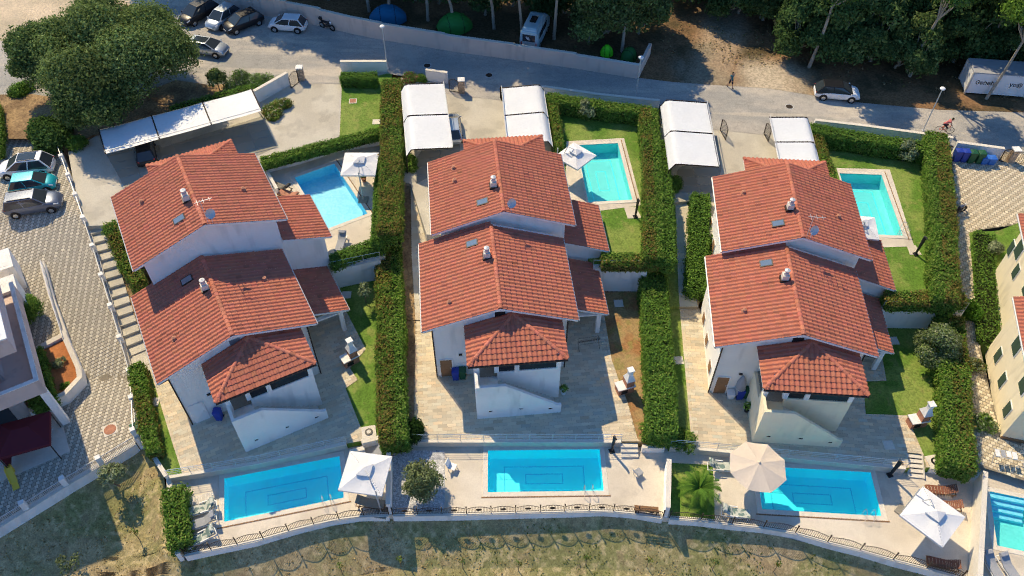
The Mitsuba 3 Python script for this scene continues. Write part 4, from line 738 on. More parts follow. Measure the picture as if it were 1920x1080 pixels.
struct('path', B().prism([tuple(C0 - [.2, 0]), tuple(C0 * .0 + np.array((-28.03, 35.69))), (-26.84, 36.28), tuple(C1 + [.6, .4])], -1, .97), 'm_drive')
struct('grass_strip', B().prism([(-35.47, 51.26), (-34.57, 52.05), (-30.49, 45.66), (-28.5, 42.23), (-26.67, 38), (-25.84, 35.06), (-27.32, 36.9), (-30.39, 42.23)], -1, lambda x, y: np.clip(.9 + (y - 37.5) * .26, .9, 4.0)), 'm_soil')

# ---------------------------------------------------------------- hedges
hedge('broad hedge of two rows between the left and middle gardens, upper half', [(-11.4, 65.72), (-10.45, 54.94), (-9.81, 47.13)], 1.75, zU, 1.7, HEDGE, BROWN, seed=1)
hedge('broad hedge between the left and middle gardens, lower half', [(-10.15, 46.42), (-9.27, 39.7), (-8.86, 34.73), (-8.17, 29.99)], 1.9, flat(.95), 1.75, HEDGE, BROWN, seed=2, side=1)
hedge('leafy second hedge row along the dirt strip beside the upper left pool', [(-11.39, 55.98), (-11.02, 49.9), (-10.78, 46.5)], 1.0, flat(3.05), 1.6, GREEN, seed=3)
hedge('tall hedge between the middle and right gardens, upper half', [(12.59, 62.1), (12.05, 53.59), (11.12, 44.77)], 1.5, zU, 1.6, HEDGE, BROWN, seed=4, side=1)
hedge('second hedge row right of the tall middle hedge', [(13.41, 58.03), (12.91, 50.41), (12.25, 44.32)], .9, zU, 1.4, GREEN, seed=5)
hedge('tall hedge between the middle and right gardens, lower half', [(11.29, 43.51), (10.96, 37.65), (10.5, 30.68)], 1.95, flat(.95), 1.8, HEDGE, GREEN, seed=6)
hedge('tall hedge at the right edge of the right gardens, upper half', [(38.14, 58.86), (35.93, 50.57), (32.83, 40.83)], 1.8, zU, 1.9, HEDGE, BROWN, seed=7, side=-1)
hedge('tall hedge at the right edge of the right gardens, lower half', [(33.39, 39.18), (31.92, 33.81), (30.2, 28.18)], 1.9, flat(.95), 1.9, HEDGE, BROWN, seed=8, side=-1)
hedge('street hedge along the top of the middle lawn', [(3.76, 64.48), (7.92, 63.54), (12.33, 62.79)], 1.15, zU, 1.5, HEDGE, seed=9)
hedge('narrow hedge beside the right carport of the middle villa', [(3.75, 63.95), (4.13, 57.88)], .75, zU, 1.35, HEDGE, BROWN, seed=10)
hedge('street hedge along the top of the right lawn', [(27.75, 60.37), (32.66, 59.07), (36.96, 58.15)], 1.2, zU, 1.6, HEDGE, GREEN, seed=11)
hedge('narrow hedge beside the right carport of the rightmost villa', [(27.75, 59.93), (27.54, 53.9)], .8, zU, 1.35, HEDGE, BROWN, seed=12)
hedge('low hedge at the lower end of the middle lawn above the retaining wall', [(7.53, 44.36), (11.23, 44.44)], 1.0, zU, 1.0, BROWN, HEDGE, seed=13)
hedge('low hedge at the lower end of the right lawn above the retaining wall', [(29.03, 40.74), (33.93, 40.85)], 1.1, zU, 1.05, HEDGE, BROWN, seed=14)
hedge('hedge on top of the wall behind the upper left pool', [(-21.43, 55.69), (-17.11, 57.7), (-12.05, 59.96)], .9, zU, .75, GREEN, HEDGE, seed=15)
hedge('hedge along the lower edge of the upper left pool terrace', [(-13.99, 44.86), (-10.64, 46.76)], 1.0, flat(3.05), .95, GREEN, seed=16)
hedge('small square hedge against the street wall at the top of the left lawn', [(-16.14, 67.83), (-13.62, 67.83)], 1.0, zU, 1.15, GREEN, seed=17)
hedge('dark hedge behind the long white carport', [(-30.92, 62.33), (-24.36, 66.02)], 1.0, zU, 1.1, GREEN, seed=18, dens=110)
hedge('brown and green hedge inside the drive wall beside the leftmost villa', [(-27.7, 35.42), (-26.62, 33.09), (-25.42, 30.43), (-24.65, 28.92)], .95, flat(.95), 1.15, BROWN, HEDGE, seed=19)
hedge('shrubby hedge along the left wall of the leftmost villa', [(-32.61, 47.8), (-31.07, 45.11), (-29.53, 43.11)], .95, lambda x, y: np.clip(.9 + (y - 37.5) * .26, .9, 4.0), .9, HEDGE, BROWN, seed=20, ragged=.22)
hedge('big green hedge mass left of the rightmost villa', [(15.92, 51.47), (15.43, 47.64), (14.72, 43.62)], 1.5, zP3, 1.1, GREEN, seed=21, ragged=.2)
hedge('long low grass-like hedge beside the cream house with green shutters', [(39.49, 48.46), (38.16, 44.01), (36.63, 39.15)], 1.7, zR, .4, GREEN, seed=22, dens=90)
hedge('clipped bright hedge at the left edge beside the earth bed', [(-49.28, 62.96), (-47.61, 62.21), (-46.07, 59.14), (-45.03, 56.35)], .9, zU, .9, HEDGE, seed=23)
hedge('yellow green hedge behind the three floral loungers', [(-22.29, 25.39), (-21.35, 22.79)], 1.35, flat(.35), 1.35, HEDGE, seed=25, ragged=.2)
hedge('dark clipped hedge inside the orange planter bed', [(-35.7, 36.39), (-33.71, 32.96)], 1.5, flat(1.2), .9, GREEN, seed=24)
# ---------------------------------------------------------------- umbrellas, carports, street lamps
def square_umbrella(label, cx, cy, ang, size, z0, pole=None, h=2.45, rise=.55):
    key = thing('parasol', label, 'parasol'); M = frame(cx, cy, z0, ang); n = 12; g = np.linspace(-1, 1, 2 * n + 1); X, Y = np.meshgrid(g, g); m = np.maximum(np.abs(X), np.abs(Y))
    sag = -.10 * np.sin(np.pi * np.minimum(m, 1)) * (1 - np.minimum(np.abs(X), np.abs(Y)) / np.maximum(m, 1e-6)); Z = h + rise * (1 - m) + sag; P_ = np.stack([X * size / 2, Y * size / 2, Z], -1); k = 2 * n + 1
    i, j = np.meshgrid(np.arange(k - 1), np.arange(k - 1)); o = (j * k + i).ravel(); keep = m[:-1, :-1].ravel() * 0 + np.maximum(np.abs(X + 1 / (2 * n)), np.abs(Y + 1 / (2 * n)))[:-1, :-1].ravel() > .26
    cn = part(key, 'canopy', B(M).add(P_.reshape(-1, 3), np.stack([o, o + 1, o + k + 1, o + k], 1)[keep]), 'm_canvas', smooth=25)
    v = B(M); q = size * .16; zt = h + rise * .76 + .10; c4 = [(-q, -q, zt), (q, -q, zt), (q, q, zt), (-q, q, zt)]
    for a in range(4): v.quad(c4[a], c4[(a + 1) % 4], (0, 0, zt + .24)); p0, p1 = np.array(c4[a]), np.array(c4[(a + 1) % 4]); v.quad(p0, p1, p1 - [0, 0, .07], p0 - [0, 0, .07])
    part(cn, 'vent', v, 'm_canvas'); vb = B(M)
    for a in range(4): p0, p1 = np.array(c4[a]), np.array(c4[(a + 1) % 4]); p1, p0 = [x * [size / 2 / n * 3 / q * .95, size / 2 / n * 3 / q * .95, 0] + [0, 0, h + rise * .72] for x in (p1, p0)]; vb.quad(p0, p1, p1 + [0, 0, .14], p0 + [0, 0, .14])
    part(cn, 'vent_collar', vb, 'm_grayfabric'); va = B(M)
    for a in range(4): e0, e1 = [np.array(t) for t in (((-1, -1), (1, -1), (1, 1), (-1, 1))[a], ((1, -1), (1, 1), (-1, 1), (-1, -1))[a])]; va.quad((*(e0 * size / 2), h), (*(e1 * size / 2), h), (*(e1 * size / 2), h - .14), (*(e0 * size / 2), h - .14))
    part(cn, 'valance', va, 'm_canvas')
    for sx, sy in ((1, 1), (1, -1), (-1, 1), (-1, -1)): part(key, 'rib', B(M).bar((0, 0, h + rise - .06), (sx * size / 2, sy * size / 2, h - .03), .03), 'm_iron')
    px, py = pole if pole else (0, 0)
    part(key, 'pole', B(M).tube([(px, py, 0.05), (px, py, h + (.75 if pole else .5))], .045, 8), 'm_galv'); part(key, 'base', B(M).box(px - .4, px + .4, py - .4, py + .4, .0, .09), 'm_parkpave')
    if pole: part(key, 'arm', B(M).tube([(px, py, 1.2), (px * .45, py * .45, h + .95), (0, 0, h + rise + .05)], .035, 7), 'm_galv')
square_umbrella('white square parasol beside the upper pool of the leftmost villa', -13.06, 54.46, .0, 2.95, 3.05, (.2, -1.9))
square_umbrella('white square parasol half over the upper turquoise pool of the middle villa', 5.41, 55.02, D(-43), 2.55, 3.55, (-1.2, -1.0))
square_umbrella('white square parasol partly hidden behind the roof of the rightmost villa', 27.75, 46.95, D(-8), 2.55, 3.1, (0, -.9))
square_umbrella('white square parasol at the right end of the leftmost front pool', -9.63, 26.56, D(-8), 2.92, .35, (1.15, -1.5))
square_umbrella('white square parasol turned like a diamond between the wicker loungers', 26.82, 23.64, D(-46.5), 2.95, .35, (-1.5, .6))
def round_umbrella(label, x, y, z0, r, h=2.5, rise=.5, n=8):
    key = thing('parasol', label, 'parasol'); M = frame(x, y, z0, .25)
    for k in range(n):
        b = B(M); m = 6; rows = []
        for i in range(m + 1):
            t = i / m; 
            for s in np.linspace(0, 1, 5):
                a = (k + s) * 2 * math.pi / n; rr = r * t * (1 - .07 * (4 * s * (1 - s)) * t); rows.append((rr * math.cos(a), rr * math.sin(a), h + rise * (1 - t) - .09 * 4 * s * (1 - s) * t))
        o = np.array([i * 5 + j for i in range(m) for j in range(4)]); part(key, 'canopy_panel', b.add(rows, np.stack([o, o + 1, o + 6, o + 5], 1)), 'm_beige')
        a = k * 2 * math.pi / n; part(key, 'rib', B(M).bar((0, 0, h + rise - .03), (r * math.cos(a), r * math.sin(a), h - .03), .03), 'm_wood')
    part(key, 'finial', B(M).lathe([(.07, 0), (.09, .05), (.05, .1), (.01, .16)], 0, 0, h + rise - .02, 8), 'm_beige'); part(key, 'pole', B(M).tube([(0, 0, .05), (0, 0, h + rise)], .035, 8), 'm_wood'); part(key, 'base', B(M).lathe([(.36, 0), (.36, .08), (.1, .12), (.05, .3)], 0, 0, 0, 14), 'm_parkpave')
round_umbrella('large round beige parasol over the left end of the front right pool', 16.35, 27.1, .35, 1.95)
def carport(label, cx, cy, ang, L, W, zf, n, side=-1, h=2.3):
    "membrane roof on curved steel arms; L along the row of bays, W across, posts on one side"
    key = thing('carport', label, 'carport'); z = float(zf(cx, cy)); M = frame(cx, cy, z, ang); bl = L / n
    for k in range(n):
        x0, x1 = -L / 2 + k * bl + .06, -L / 2 + (k + 1) * bl - .06; ts = np.linspace(-1, 1, 13); v = []
        for t in ts:
            zz = h + .18 - .12 * t * side * -1 - (.75 * max(0, (t * side - .72) / .28) ** 2)
            for s in np.linspace(0, 1, 7): v.append((x0 + (x1 - x0) * s, t * W / 2, zz - .05 * math.sin(math.pi * s)))
        o = np.array([i * 7 + j for i in range(12) for j in range(6)]); part(key, 'canopy_panel', B(M).add(v, np.stack([o, o + 1, o + 8, o + 7], 1)), 'm_membrane', smooth=60)
    for k in range(n + 1):
        x = -L / 2 + k * bl; arm = [(x, t * W / 2, h + .2 - .12 * t * side * -1 - (.75 * max(0, (t * side - .72) / .28) ** 2)) for t in np.linspace(-side, side, 10)]; arm.append((x, side * (W / 2 + .12), 0))
        part(key, 'arm', B(M).tube(arm, .055, 7), 'm_iron', smooth=40)
    for s in (-1, 1): part(key, 'edge_tube', B(M).tube([(-L / 2, s * W / 2, h + (.32 if s != side else -.42)), (L / 2, s * W / 2, h + (.32 if s != side else -.42))], .04, 6), 'm_galv')
    return key
carport('long white three bay carport above the leftmost villa', -29.2, 58.95, D(26.5), 13.4, 3.75, zU, 3, 1)
carport('left white two bay carport of the middle villa', -7.76, 60.1, D(98), 9.5, 4.0, zU, 2, 1)
carport('right white two bay carport of the middle villa', 1.24, 60.6, D(94), 8.3, 4.0, zU, 2, -1)
carport('left white two bay carport of the rightmost villa', 15.62, 58.4, D(88), 9.0, 4.15, zU, 2, 1)
carport('right white two bay carport of the rightmost villa', 24.9, 57.3, D(86), 7.0, 3.7, zU, 2, -1)
for pts in ([(-25.44, 60.44), (-23.36, 62.72), (-21.16, 58.36), (-24.32, 56.44), (-25.91, 54.27), (-31.06, 56.25), (-34.3, 56.16)], [(-35.91, 56.83), (-34.61, 57.46), (-31.63, 58.28), (-29.11, 54.18), (-32.54, 51.92)], [(-5.95, 63.75), (-5.2, 63.86), (-4.6, 56.99), (-8.33, 53.71), (-8.68, 56.88), (-5.54, 57.7)], [(18.46, 60.9), (18.97, 60.99), (18.67, 56.48), (17.53, 53.23), (14.19, 53.21), (14.66, 56.09)]):
    k = struct('parking_bay', B().prism(Polygon(pts).convex_hull, 3., off(zU, .006)), 'm_parkpave'); slabs(k, 'slab', Polygon(pts).convex_hull, off(zU, .006), 2.2, 1.1, D(26) if pts[0][0] < -15 else .09, (.30, .28, .225), .05, seed=int(abs(pts[0][0])), single=True, stagger=0, gap=.05)
def lamp(label, x, y, hgt=4.7):
    z = float(zS(x, y)); k = thing('street_lamp', label, 'street lamp'); part(k, 'pole', B().tube([(x, y, z), (x, y, z + hgt)], [.06, .045], 8), 'm_galv', smooth=40); part(k, 'base', B().obox(x, y, z, z + .12, .3, .3), 'm_galv')
    hd = part(k, 'lamp_head', B().lathe([(.05, -.1), (.22, .0), (.25, .1), (.2, .16), (.02, .2)], x, y, z + hgt, 12), 'm_whiteplastic', smooth=40); part(hd, 'lens', B().lathe([(.2, .0), (.14, -.05), (.01, -.07)], x, y, z + hgt, 10), 'm_galv')
lamp('street lamp at the top of the left lawn', *(-12.47, 70.61)); lamp('street lamp by the street hedge of the middle lawn', *(11.88, 66.3)); lamp('street lamp by the street hedge of the right lawn', *(38.65, 62.35))

# ---------------------------------------------------------------- furniture and small things
def lounger(label, x, y, z, ang, mat='m_floral', frame_mat='m_whiteplastic', back=.42, cat='sun lounger', group=None, slats=False):
    key = thing('sun_lounger', label, cat, group); M = frame(x, y, z, ang); L, W = 1.95, .66; f = B(M)
    f.box(-L / 2, L / 2, -W / 2, -W / 2 + .05, .27, .33).box(-L / 2, L / 2, W / 2 - .05, W / 2, .27, .33).box(-L / 2, -L / 2 + .05, -W / 2 + .05, W / 2 - .05, .27, .33).box(L / 2 - .05, L / 2, -W / 2 + .05, W / 2 - .05, .27, .33); part(key, 'frame', f, frame_mat)
    pr = [(-L / 2 + .03, .36), (-.9, .40), (-.3, .38), (.22, .37), (.45, .45 + back * .2), (.72, .5 + back * .6), (L / 2 - .02, .52 + back)]; th = .07
    if slats:
        for a, c in zip(np.linspace(0, 1, 17)[:-1], np.linspace(0, 1, 17)[1:]):
            t = np.array([a, c - .012]); xs = np.interp(t, np.linspace(0, 1, 7), [p[0] for p in pr]); zs = np.interp(t, np.linspace(0, 1, 7), [p[1] for p in pr]); part(key, 'slat', B(M).bar((xs[0], 0, zs[0]), (xs[1], 0, zs[1]), W - .04, .03), mat)
    else:
        b = B(M); v = [(px, s * (W / 2 - .02), pz + dz) for s in (-1, 1) for dz in (0, th) for px, pz in pr]; n = 7; k = np.arange(6)
        b.add(v, np.vstack([np.stack([c + k, c + k + 1, d + k + 1, d + k], 1) for c, d in ((0, n), (2 * n, 3 * n), (n, 3 * n), (0, 2 * n))] + [[[0, n, 3 * n, 2 * n], [n - 1, 2 * n - 1, 4 * n - 1, 3 * n - 1]]])); part(key, 'cushion', b, mat, smooth=35)
        part(key, 'pillow', B(M).hull([((L / 2 - .25, sy * .2, .60 + back * .85), .07) for sy in (-1, 1)] + [((L / 2 - .1, sy * .2, .62 + back * .95), .06) for sy in (-1, 1)]), mat)
    for sx in (-1, 1):
        for sy in (-1, 1): part(key, 'leg', B(M).box(sx * .8 - .03, sx * .8 + .03, sy * (W / 2 - .03) - .025, sy * (W / 2 - .03) + .025, 0, .27), frame_mat)
    [part(key, 'back_strut', B(M).bar((.5, s * .2, .3), (.75, s * .2, .55 + back * .5), .03), frame_mat) for s in (-1, 1)]
    if mat == 'm_floral':
        for s in (-1, 1): part(key, 'armrest', B(M).bar((-.1, s * (W / 2 + .03), .52), (.45, s * (W / 2 + .03), .55), .06, .03).bar((.15, s * (W / 2 + .03), .3), (.15, s * (W / 2 + .03), .52), .03), frame_mat)
    return key
lounger('uppermost of three floral loungers at the left end of the leftmost front pool', *(-20.64, 25.02), .35, D(20)); lounger('middle of three loungers at the left end of the leftmost front pool', *(-20.4, 24.04), .35, D(22), 'm_grayfabric'); lounger('lowest of three floral loungers, by the iron fence at the leftmost front pool', *(-20.17, 22.97), .35, D(30))
lounger('pale slatted lounger above the three floral loungers', *(-21.04, 25.65), .35, D(13), 'm_coping', back=.02, slats=True); lounger('dark taupe lounger below the first white parasol', *(-9.42, 25.44), .35, D(172), 'm_taupe', 'm_wood', .2); lounger('pale folding lounger behind the first white parasol', *(-9.27, 29.36), .35, D(60), 'm_grayfabric', 'm_galv', .3)
lounger('black reclining lounger at the left end of the upper left pool', *(-20.12, 53.81), 3.05, D(-25), 'm_black', 'm_iron', .3); lounger('brown lounger between the upper left pool and the side wing', *(-19.3, 52.86), 3.05, D(-20), 'm_brick', 'm_wood', .1); lounger('grey lounger at the lower hedge of the upper left pool terrace', *(-13.99, 47.05), 3.05, D(85), 'm_grayfabric', 'm_galv', .3)
lounger('floral lounger left of the round beige parasol', *(14.55, 28.27), .35, D(176)); lounger('floral lounger by the fence below the round beige parasol', *(14.94, 24.83), .35, D(172))
for lab, px, a in (('brown wicker lounger with a cushion behind the diamond parasol', (29.14, 26.54), -5), ('brown wicker lounger half hidden by the diamond parasol', (29.12, 25.45), -8), ('dark brown wicker lounger at the fence below the diamond parasol', (27.53, 21.4), -14)): lounger(lab, *px, .35, D(a), 'm_wicker', 'm_wood', .3, slats=True)
lounger('left white and grey lounger below the pool with wide steps', *(30.66, 21.2), .35, D(100), 'm_grayfabric', back=.25); lounger('right white and grey lounger below the pool with wide steps', *(31.65, 21.07), .35, D(105), 'm_grayfabric', back=.25)
def bench(label, x, y, z, ang, mat, n=9, L=1.6):
    k = thing('bench', label, 'bench'); M = frame(x, y, z, ang)
    for i in range(n): part(k, 'slat', B(M).box(-L / 2, L / 2, -.3 + i * .065, -.25 + i * .065, .42, .45) if i < 6 else B(M).bar((-L / 2, .12 + .03 * (i - 5), .45 + .12 * (i - 5)), (L / 2, .12 + .03 * (i - 5), .45 + .12 * (i - 5)), .03, .09), mat)
    for s in (-1, 1): part(k, 'leg', B(M).box(s * .7 - .03, s * .7 + .03, -.28, .12, 0, .42), 'm_iron')
bench('brown slatted bench at the iron fence by the middle dividing wall', *(8.99, 24.96), .35, 3.05, 'm_wood')
def barbecue(label, x, y, ang, z=.95):
    k = thing('barbecue', label, 'barbecue'); M = frame(x, y, z, ang); part(k, 'base', B(M).box(-.6, .6, -.35, .35, 0, .72), 'm_brick'); part(k, 'counter', B(M).box(-.68, .68, -.42, .4, .721, .8), 'm_white'); part(k, 'wood_niche', B(M).box(-.4, .1, -.36, -.351, .1, .55), 'm_black')
    h = part(k, 'hood', B(M).box(-.05, .06, -.35, .35, .801, 1.45).box(.061, .55, .28, .35, .801, 1.45).box(.061, .55, -.35, -.28, .801, 1.45).box(.5, .56, -.28, .28, .801, 1.45), 'm_brick'); part(k, 'firebox', B(M).box(.065, .495, -.275, .275, .803, 1.2), 'm_black')
    c = B(M); lo = [(-.08, -.38, 1.451), (.6, -.38, 1.451), (.6, .38, 1.451), (-.08, .38, 1.451)]; hi = [(.1, -.16, 2.0), (.42, -.16, 2.0), (.42, .16, 2.0), (.1, .16, 2.0)]
    for a in range(4): c.quad(lo[a], lo[(a + 1) % 4], hi[(a + 1) % 4], hi[a])
    part(k, 'chimney', c.box(.1, .42, -.16, .16, 2.0, 2.45).box(.03, .49, -.23, .23, 2.46, 2.56), 'm_white')
    part(k, 'brick_band', B(M).box(-.62, .62, -.37, -.352, .56, .70), 'm_brick')
barbecue('white and brick barbecue on the terrace of the leftmost villa', *(-12.2, 36.88), D(35)); barbecue('white and brick barbecue at the edge of the dirt yard', *(8.3, 34.38), D(18)); barbecue('white and brick barbecue on the lawn edge of the rightmost villa', *(28.92, 31.58), D(10))
def bin_(label, x, y, z, mat, h=1.0, w=.52, ang=0., cat='waste bin', name='waste_bin'):
    k = thing(name, label, cat); M = frame(x, y, z, ang); b = B(M); a, c = w / 2, w * .4
    part(k, 'body', b.add([(-c, -c, .06), (c, -c, .06), (c, c, .06), (-c, c, .06), (-a, -a, h), (a, -a, h), (a, a, h), (-a, a, h)], [[0, 1, 5, 4], [1, 2, 6, 5], [2, 3, 7, 6], [3, 0, 4, 7], [0, 3, 2, 1]]), mat)
    part(k, 'lid', B(M).hull([((sx * a * .9, sy * a * .9, h + .03), .05) for sx in (-1, 1) for sy in (-1, 1)] + [((0, 0, h + .09), .05)]), mat); part(k, 'handle', B(M).bar((-a * .8, a + .06, h - .02), (a * .8, a + .06, h - .02), .04), mat)
    for s in (-1, 1): part(k, 'wheel', B(M).tube([(s * c - .03, c, .09), (s * c + .03, c, .09)], .09, 10), 'm_rubber')
T_ = .95
bin_('blue bin by the front door of the leftmost villa', *(-20.94, 31.85), T_, 'm_bluebin'); bin_('blue bin under the stair porch of the middle villa', *(-4.16, 35.39), T_, 'm_bluebin'); bin_('green bin under the stair porch of the middle villa', *(-3.65, 35.49), T_, 'm_greenbin')
bin_('blue bin by the cream stair wall', *(16.66, 33.76), T_, 'm_bluebin'); bin_('green bin by the cream stair wall', *(17.19, 33.85), T_, 'm_greenbin'); bin_('grey white planter tub by the cream stair wall', *(16, 33.8), T_, 'm_whiteplastic', .6, cat='tub', name='tub')
RZ = 2.85
bin_('leftmost dark blue bin at the street wall', *(40.3, 58.27), RZ, 'm_bluebin', 1.15, .62); bin_('second dark blue bin at the street wall', *(40.91, 58.2), RZ, 'm_bluebin', 1.15, .62); bin_('left dark green bin at the street wall', *(41.49, 58.06), RZ, 'm_greenbin', 1.15, .62); bin_('right dark green bin at the street wall', *(42.24, 57.99), RZ, 'm_greenbin', 1.15, .62)
bin_('left light blue tub at the end of the bin row', *(42.69, 57.91), RZ, 'm_bluebasket', .7, .66, cat='tub', name='tub'); bin_('right light blue tub at the end of the bin row', *(43.3, 57.84), RZ, 'm_bluebasket', .7, .66, cat='tub', name='tub')
bin_('green crate on the wall pillar beside the paved drive', *(-26.57, 30.8), .95, 'm_greenbin', .6, .6, .5, 'crate', 'crate')
def shower(label, x, y, z, ang=.3):
    k = thing('garden_shower', label, 'shower'); M = frame(x, y, z, ang); part(k, 'column', B(M).hull([((0, 0, .1), .08), ((0, 0, 2.0), .09), ((0, -.2, 2.1), .05)]), 'm_black'); part(k, 'shower_head', B(M).lathe([(.09, 0), (.03, .05)], 0, -.26, 2.05, 8), 'm_black'); part(k, 'base', B(M).box(-.18, .18, -.18, .18, 0, .06), 'm_black'); part(k, 'tap', B(M).bar((0, -.08, 1.1), (0, -.18, 1.1), .05), 'm_steel')
shower('black solar shower left of the four deck steps', *(7.08, 29.64), .35); shower('black solar shower by the open tread stairs', *(26.18, 27.83), .35); shower('black solar shower on the slab by the upper turquoise pool of the middle villa', *(10.33, 50.08), 3.55); shower('black post lamp on the slab below the upper right pool', *(32.81, 46.28), 3.1)
for lab, lv, px in (('small square tan manhole cover on the left lawn', 'U', (-15.25, 65.28)), ('white square slab on the left lawn', 'U', (-12.67, 62.17)), ('white slab in the shade beside the side porch of the leftmost villa', 'T', (-13.42, 43.58)), ('white slab on the dirt yard of the middle villa', 'T', (8.59, 42.76)), ('white slab in the grass strip beside the right garden path', 'T', (12.67, 37.12)), ('white slab on the grass strip beside the leftmost villa', 'T', (-26.09, 33.24)), ('white slab in the shade beside the side porch of the rightmost villa', 'T', (29.61, 39.06)), ('pale blue cover on the shaded terrace of the rightmost villa', 'T', (26.5, 29.83))):
    x, y = px; z = float((zU if lv == 'U' else zT)(x, y)); k = thing('manhole_cover', lab, 'cover'); part(k, 'frame', B().obox(x, y, z - .02, z + .045, .72, .72, .05), 'm_coping'); part(k, 'lid', B().obox(x, y, z, z + .055, .58, .58, .05), 'm_brick' if 'tan' in lab else 'm_coping')
for lab, px in (('white well cover with a dark ring below the left lawn', (-10.12, 30.74)), ('white well cover with a dark ring beside the open tread stairs', (29.29, 28.54))):
    k = thing('well_cover', lab, 'cover'); part(k, 'slab', B().obox(*px, .9, 1.03, 1.0, 1.0, .2), 'm_coping'); part(k, 'ring', B().lathe([(.16, 0), (.28, .0), (.28, .06), (.16, .06)], *px, 1.03, 14), 'm_black'); part(k, 'lid', B().lathe([(.26, 0), (.26, .04), (.0, .06)], *px, 1.03, 14), 'm_coping')
k = thing('manhole_cover', 'round reddish manhole cover on the paved drive', 'cover'); x, y = (-28.76, 31.14); part(k, 'frame', B().obox(x, y, .5, .595, .95, .95, .5), 'm_coping'); part(k, 'lid', B().lathe([(.42, 0), (.42, .03), (0, .04)], x, y, .59, 18), 'm_brick')
def potted(label, x, y, z, seed, pot='m_whiteplastic'):
    k = thing('potted_plant', label, 'plant'); rng = np.random.default_rng(seed); part(k, 'pot', B().lathe([(.15, 0), (.22, .35), (.24, .4), (.19, .4), (.17, .3), (0, .3)], x, y, z, 12), pot); v, f, c = crown(rng, [((x, y, z + .65), .3), ((x + .1, y, z + .85), .2)], 60, .16, GREEN); part(k, 'foliage', (v, f), 'm_leaf', color=c)
potted('small potted plant at the foot of the white stair wall', *(3.79, 34.09), T_, 1); potted('dark potted plant by the cream stair wall', *(17, 32.61), T_, 2, 'm_black'); potted('potted plant beside the base of the first upper parasol', *(-13.08, 54.98), 3.05, 3, 'm_brick')
k = thing('kayak', 'grey covered kayak standing against the wall of the rightmost villa', 'kayak'); M = frame(16.62, 33.75, .95, .25); part(k, 'hull', B(M).hull([((0, .1, .15), .12), ((0, .15, .7), .34), ((0, .2, 1.6), .36), ((0, .25, 2.3), .12)]), 'm_grayfabric', smooth=60); part(k, 'strap', B(M).tube([(.37 * math.cos(t), .17 + .37 * math.sin(t), 1.15) for t in np.linspace(0, 6.283, 13)], .02, 5, cap=False), 'm_galv')
def deck_chair(label, x, y, z, ang, mat):
    k = thing('chair', label, 'chair'); M = frame(x, y, z, ang); part(k, 'seat', B(M).box(-.25, .25, -.25, .25, .38, .42), mat); part(k, 'backrest', B(M).bar((0, .25, .42), (0, .42, .95), .5, .04), mat)
    for sx in (-1, 1):
        for sy in (-1, 1): part(k, 'leg', B(M).box(sx * .22 - .02, sx * .22 + .02, sy * .22 - .02, sy * .22 + .02, 0, .38), 'm_galv')
deck_chair('small pale chair standing beside the olive tree bed', *(-4.08, 28.18), .35, 1.2, 'm_whiteplastic'); deck_chair('small grey chair on the deck right of the middle front pool', *(8.75, 27.81), .35, 2.2, 'm_grayfabric')
k = thing('drying_rack', 'dark folding drying rack on the shaded terrace of the middle villa', 'rack'); M = frame(*(5.89, 38.31), .95, .2); part(k, 'frame', B(M).bar((-.9, 0, .9), (.9, 0, .9), .04).bar((-.8, -.3, 0), (-.8, .3, .9), .03).bar((.8, -.3, 0), (.8, .3, .9), .03), 'm_iron')
for t in (-.3, -.1, .1, .3): part(k, 'wire', B(M).bar((-.85, t, .92), (.85, t, .92), .015), 'm_iron')
k = thing('toy_slide', 'yellow toy slide on the shaded paved drive', 'toy slide'); M = frame(*(-33.97, 27.04), .56, -1.0); part(k, 'chute', B(M).add([(-.7, -.2, .75), (-.7, .2, .75), (.2, -.2, .15), (.2, .2, .15), (.75, -.22, .08), (.75, .22, .08)], [[0, 1, 3, 2], [2, 3, 5, 4]]), 'm_yellow'); part(k, 'side', B(M).bar((-.7, -.22, .8), (.2, -.22, .2), .04, .14), 'm_yellow'); part(k, 'side', B(M).bar((-.7, .22, .8), (.2, .22, .2), .04, .14), 'm_yellow'); part(k, 'ladder', B(M).box(-1.0, -.7, -.2, .2, 0, .75), 'm_yellow')
def gazebo(label, x, y, z, ang, s, h=2.1):
    k = thing('gazebo', label, 'gazebo'); M = frame(x, y, z, ang); r = B(M); a, b = s / 2, s * .42; ap = [(-a * .3, 0, h + .75), (a * .3, 0, h + .75)]; e = [(-a, -b, h), (a, -b, h), (a, b, h), (-a, b, h)]
    r.quad(e[0], e[1], ap[1], ap[0]).quad(e[2], e[3], ap[0], ap[1]).quad(e[1], e[2], ap[1]).quad(e[3], e[0], ap[0])
    for q in range(4): p0, p1 = np.array(e[q]), np.array(e[(q + 1) % 4]); r.quad(p0, p1, p1 - [0, 0, .25], p0 - [0, 0, .25])
    part(k, 'canopy', r, 'm_maroon')
    for p in e: part(k, 'post', B(M).tube([(p[0] * .97, p[1] * .97, 0), (p[0] * .97, p[1] * .97, h)], .04, 6), 'm_iron')
    part(k, 'side_curtain', B(M).box(-a * .97, -a * .93, -b * .9, b * .9, .3, h - .26), 'm_maroon')
gazebo('dark maroon garden gazebo in the shade of the modern house', *(-33.37, 29.5), .55, D(20), 3.3)
k = thing('drying_rack', 'white laundry rack with washing beside the cream house', 'rack'); M = frame(*(34.25, 28.55), .95, -.2); part(k, 'frame', B(M).bar((-1.2, -.3, .9), (1.2, -.3, .9), .03).bar((-1.2, .3, .9), (1.2, .3, .9), .03).bar((-1, -.3, 0), (-1, .3, .9), .03).bar((1, -.3, 0), (1, .3, .9), .03), 'm_galv')
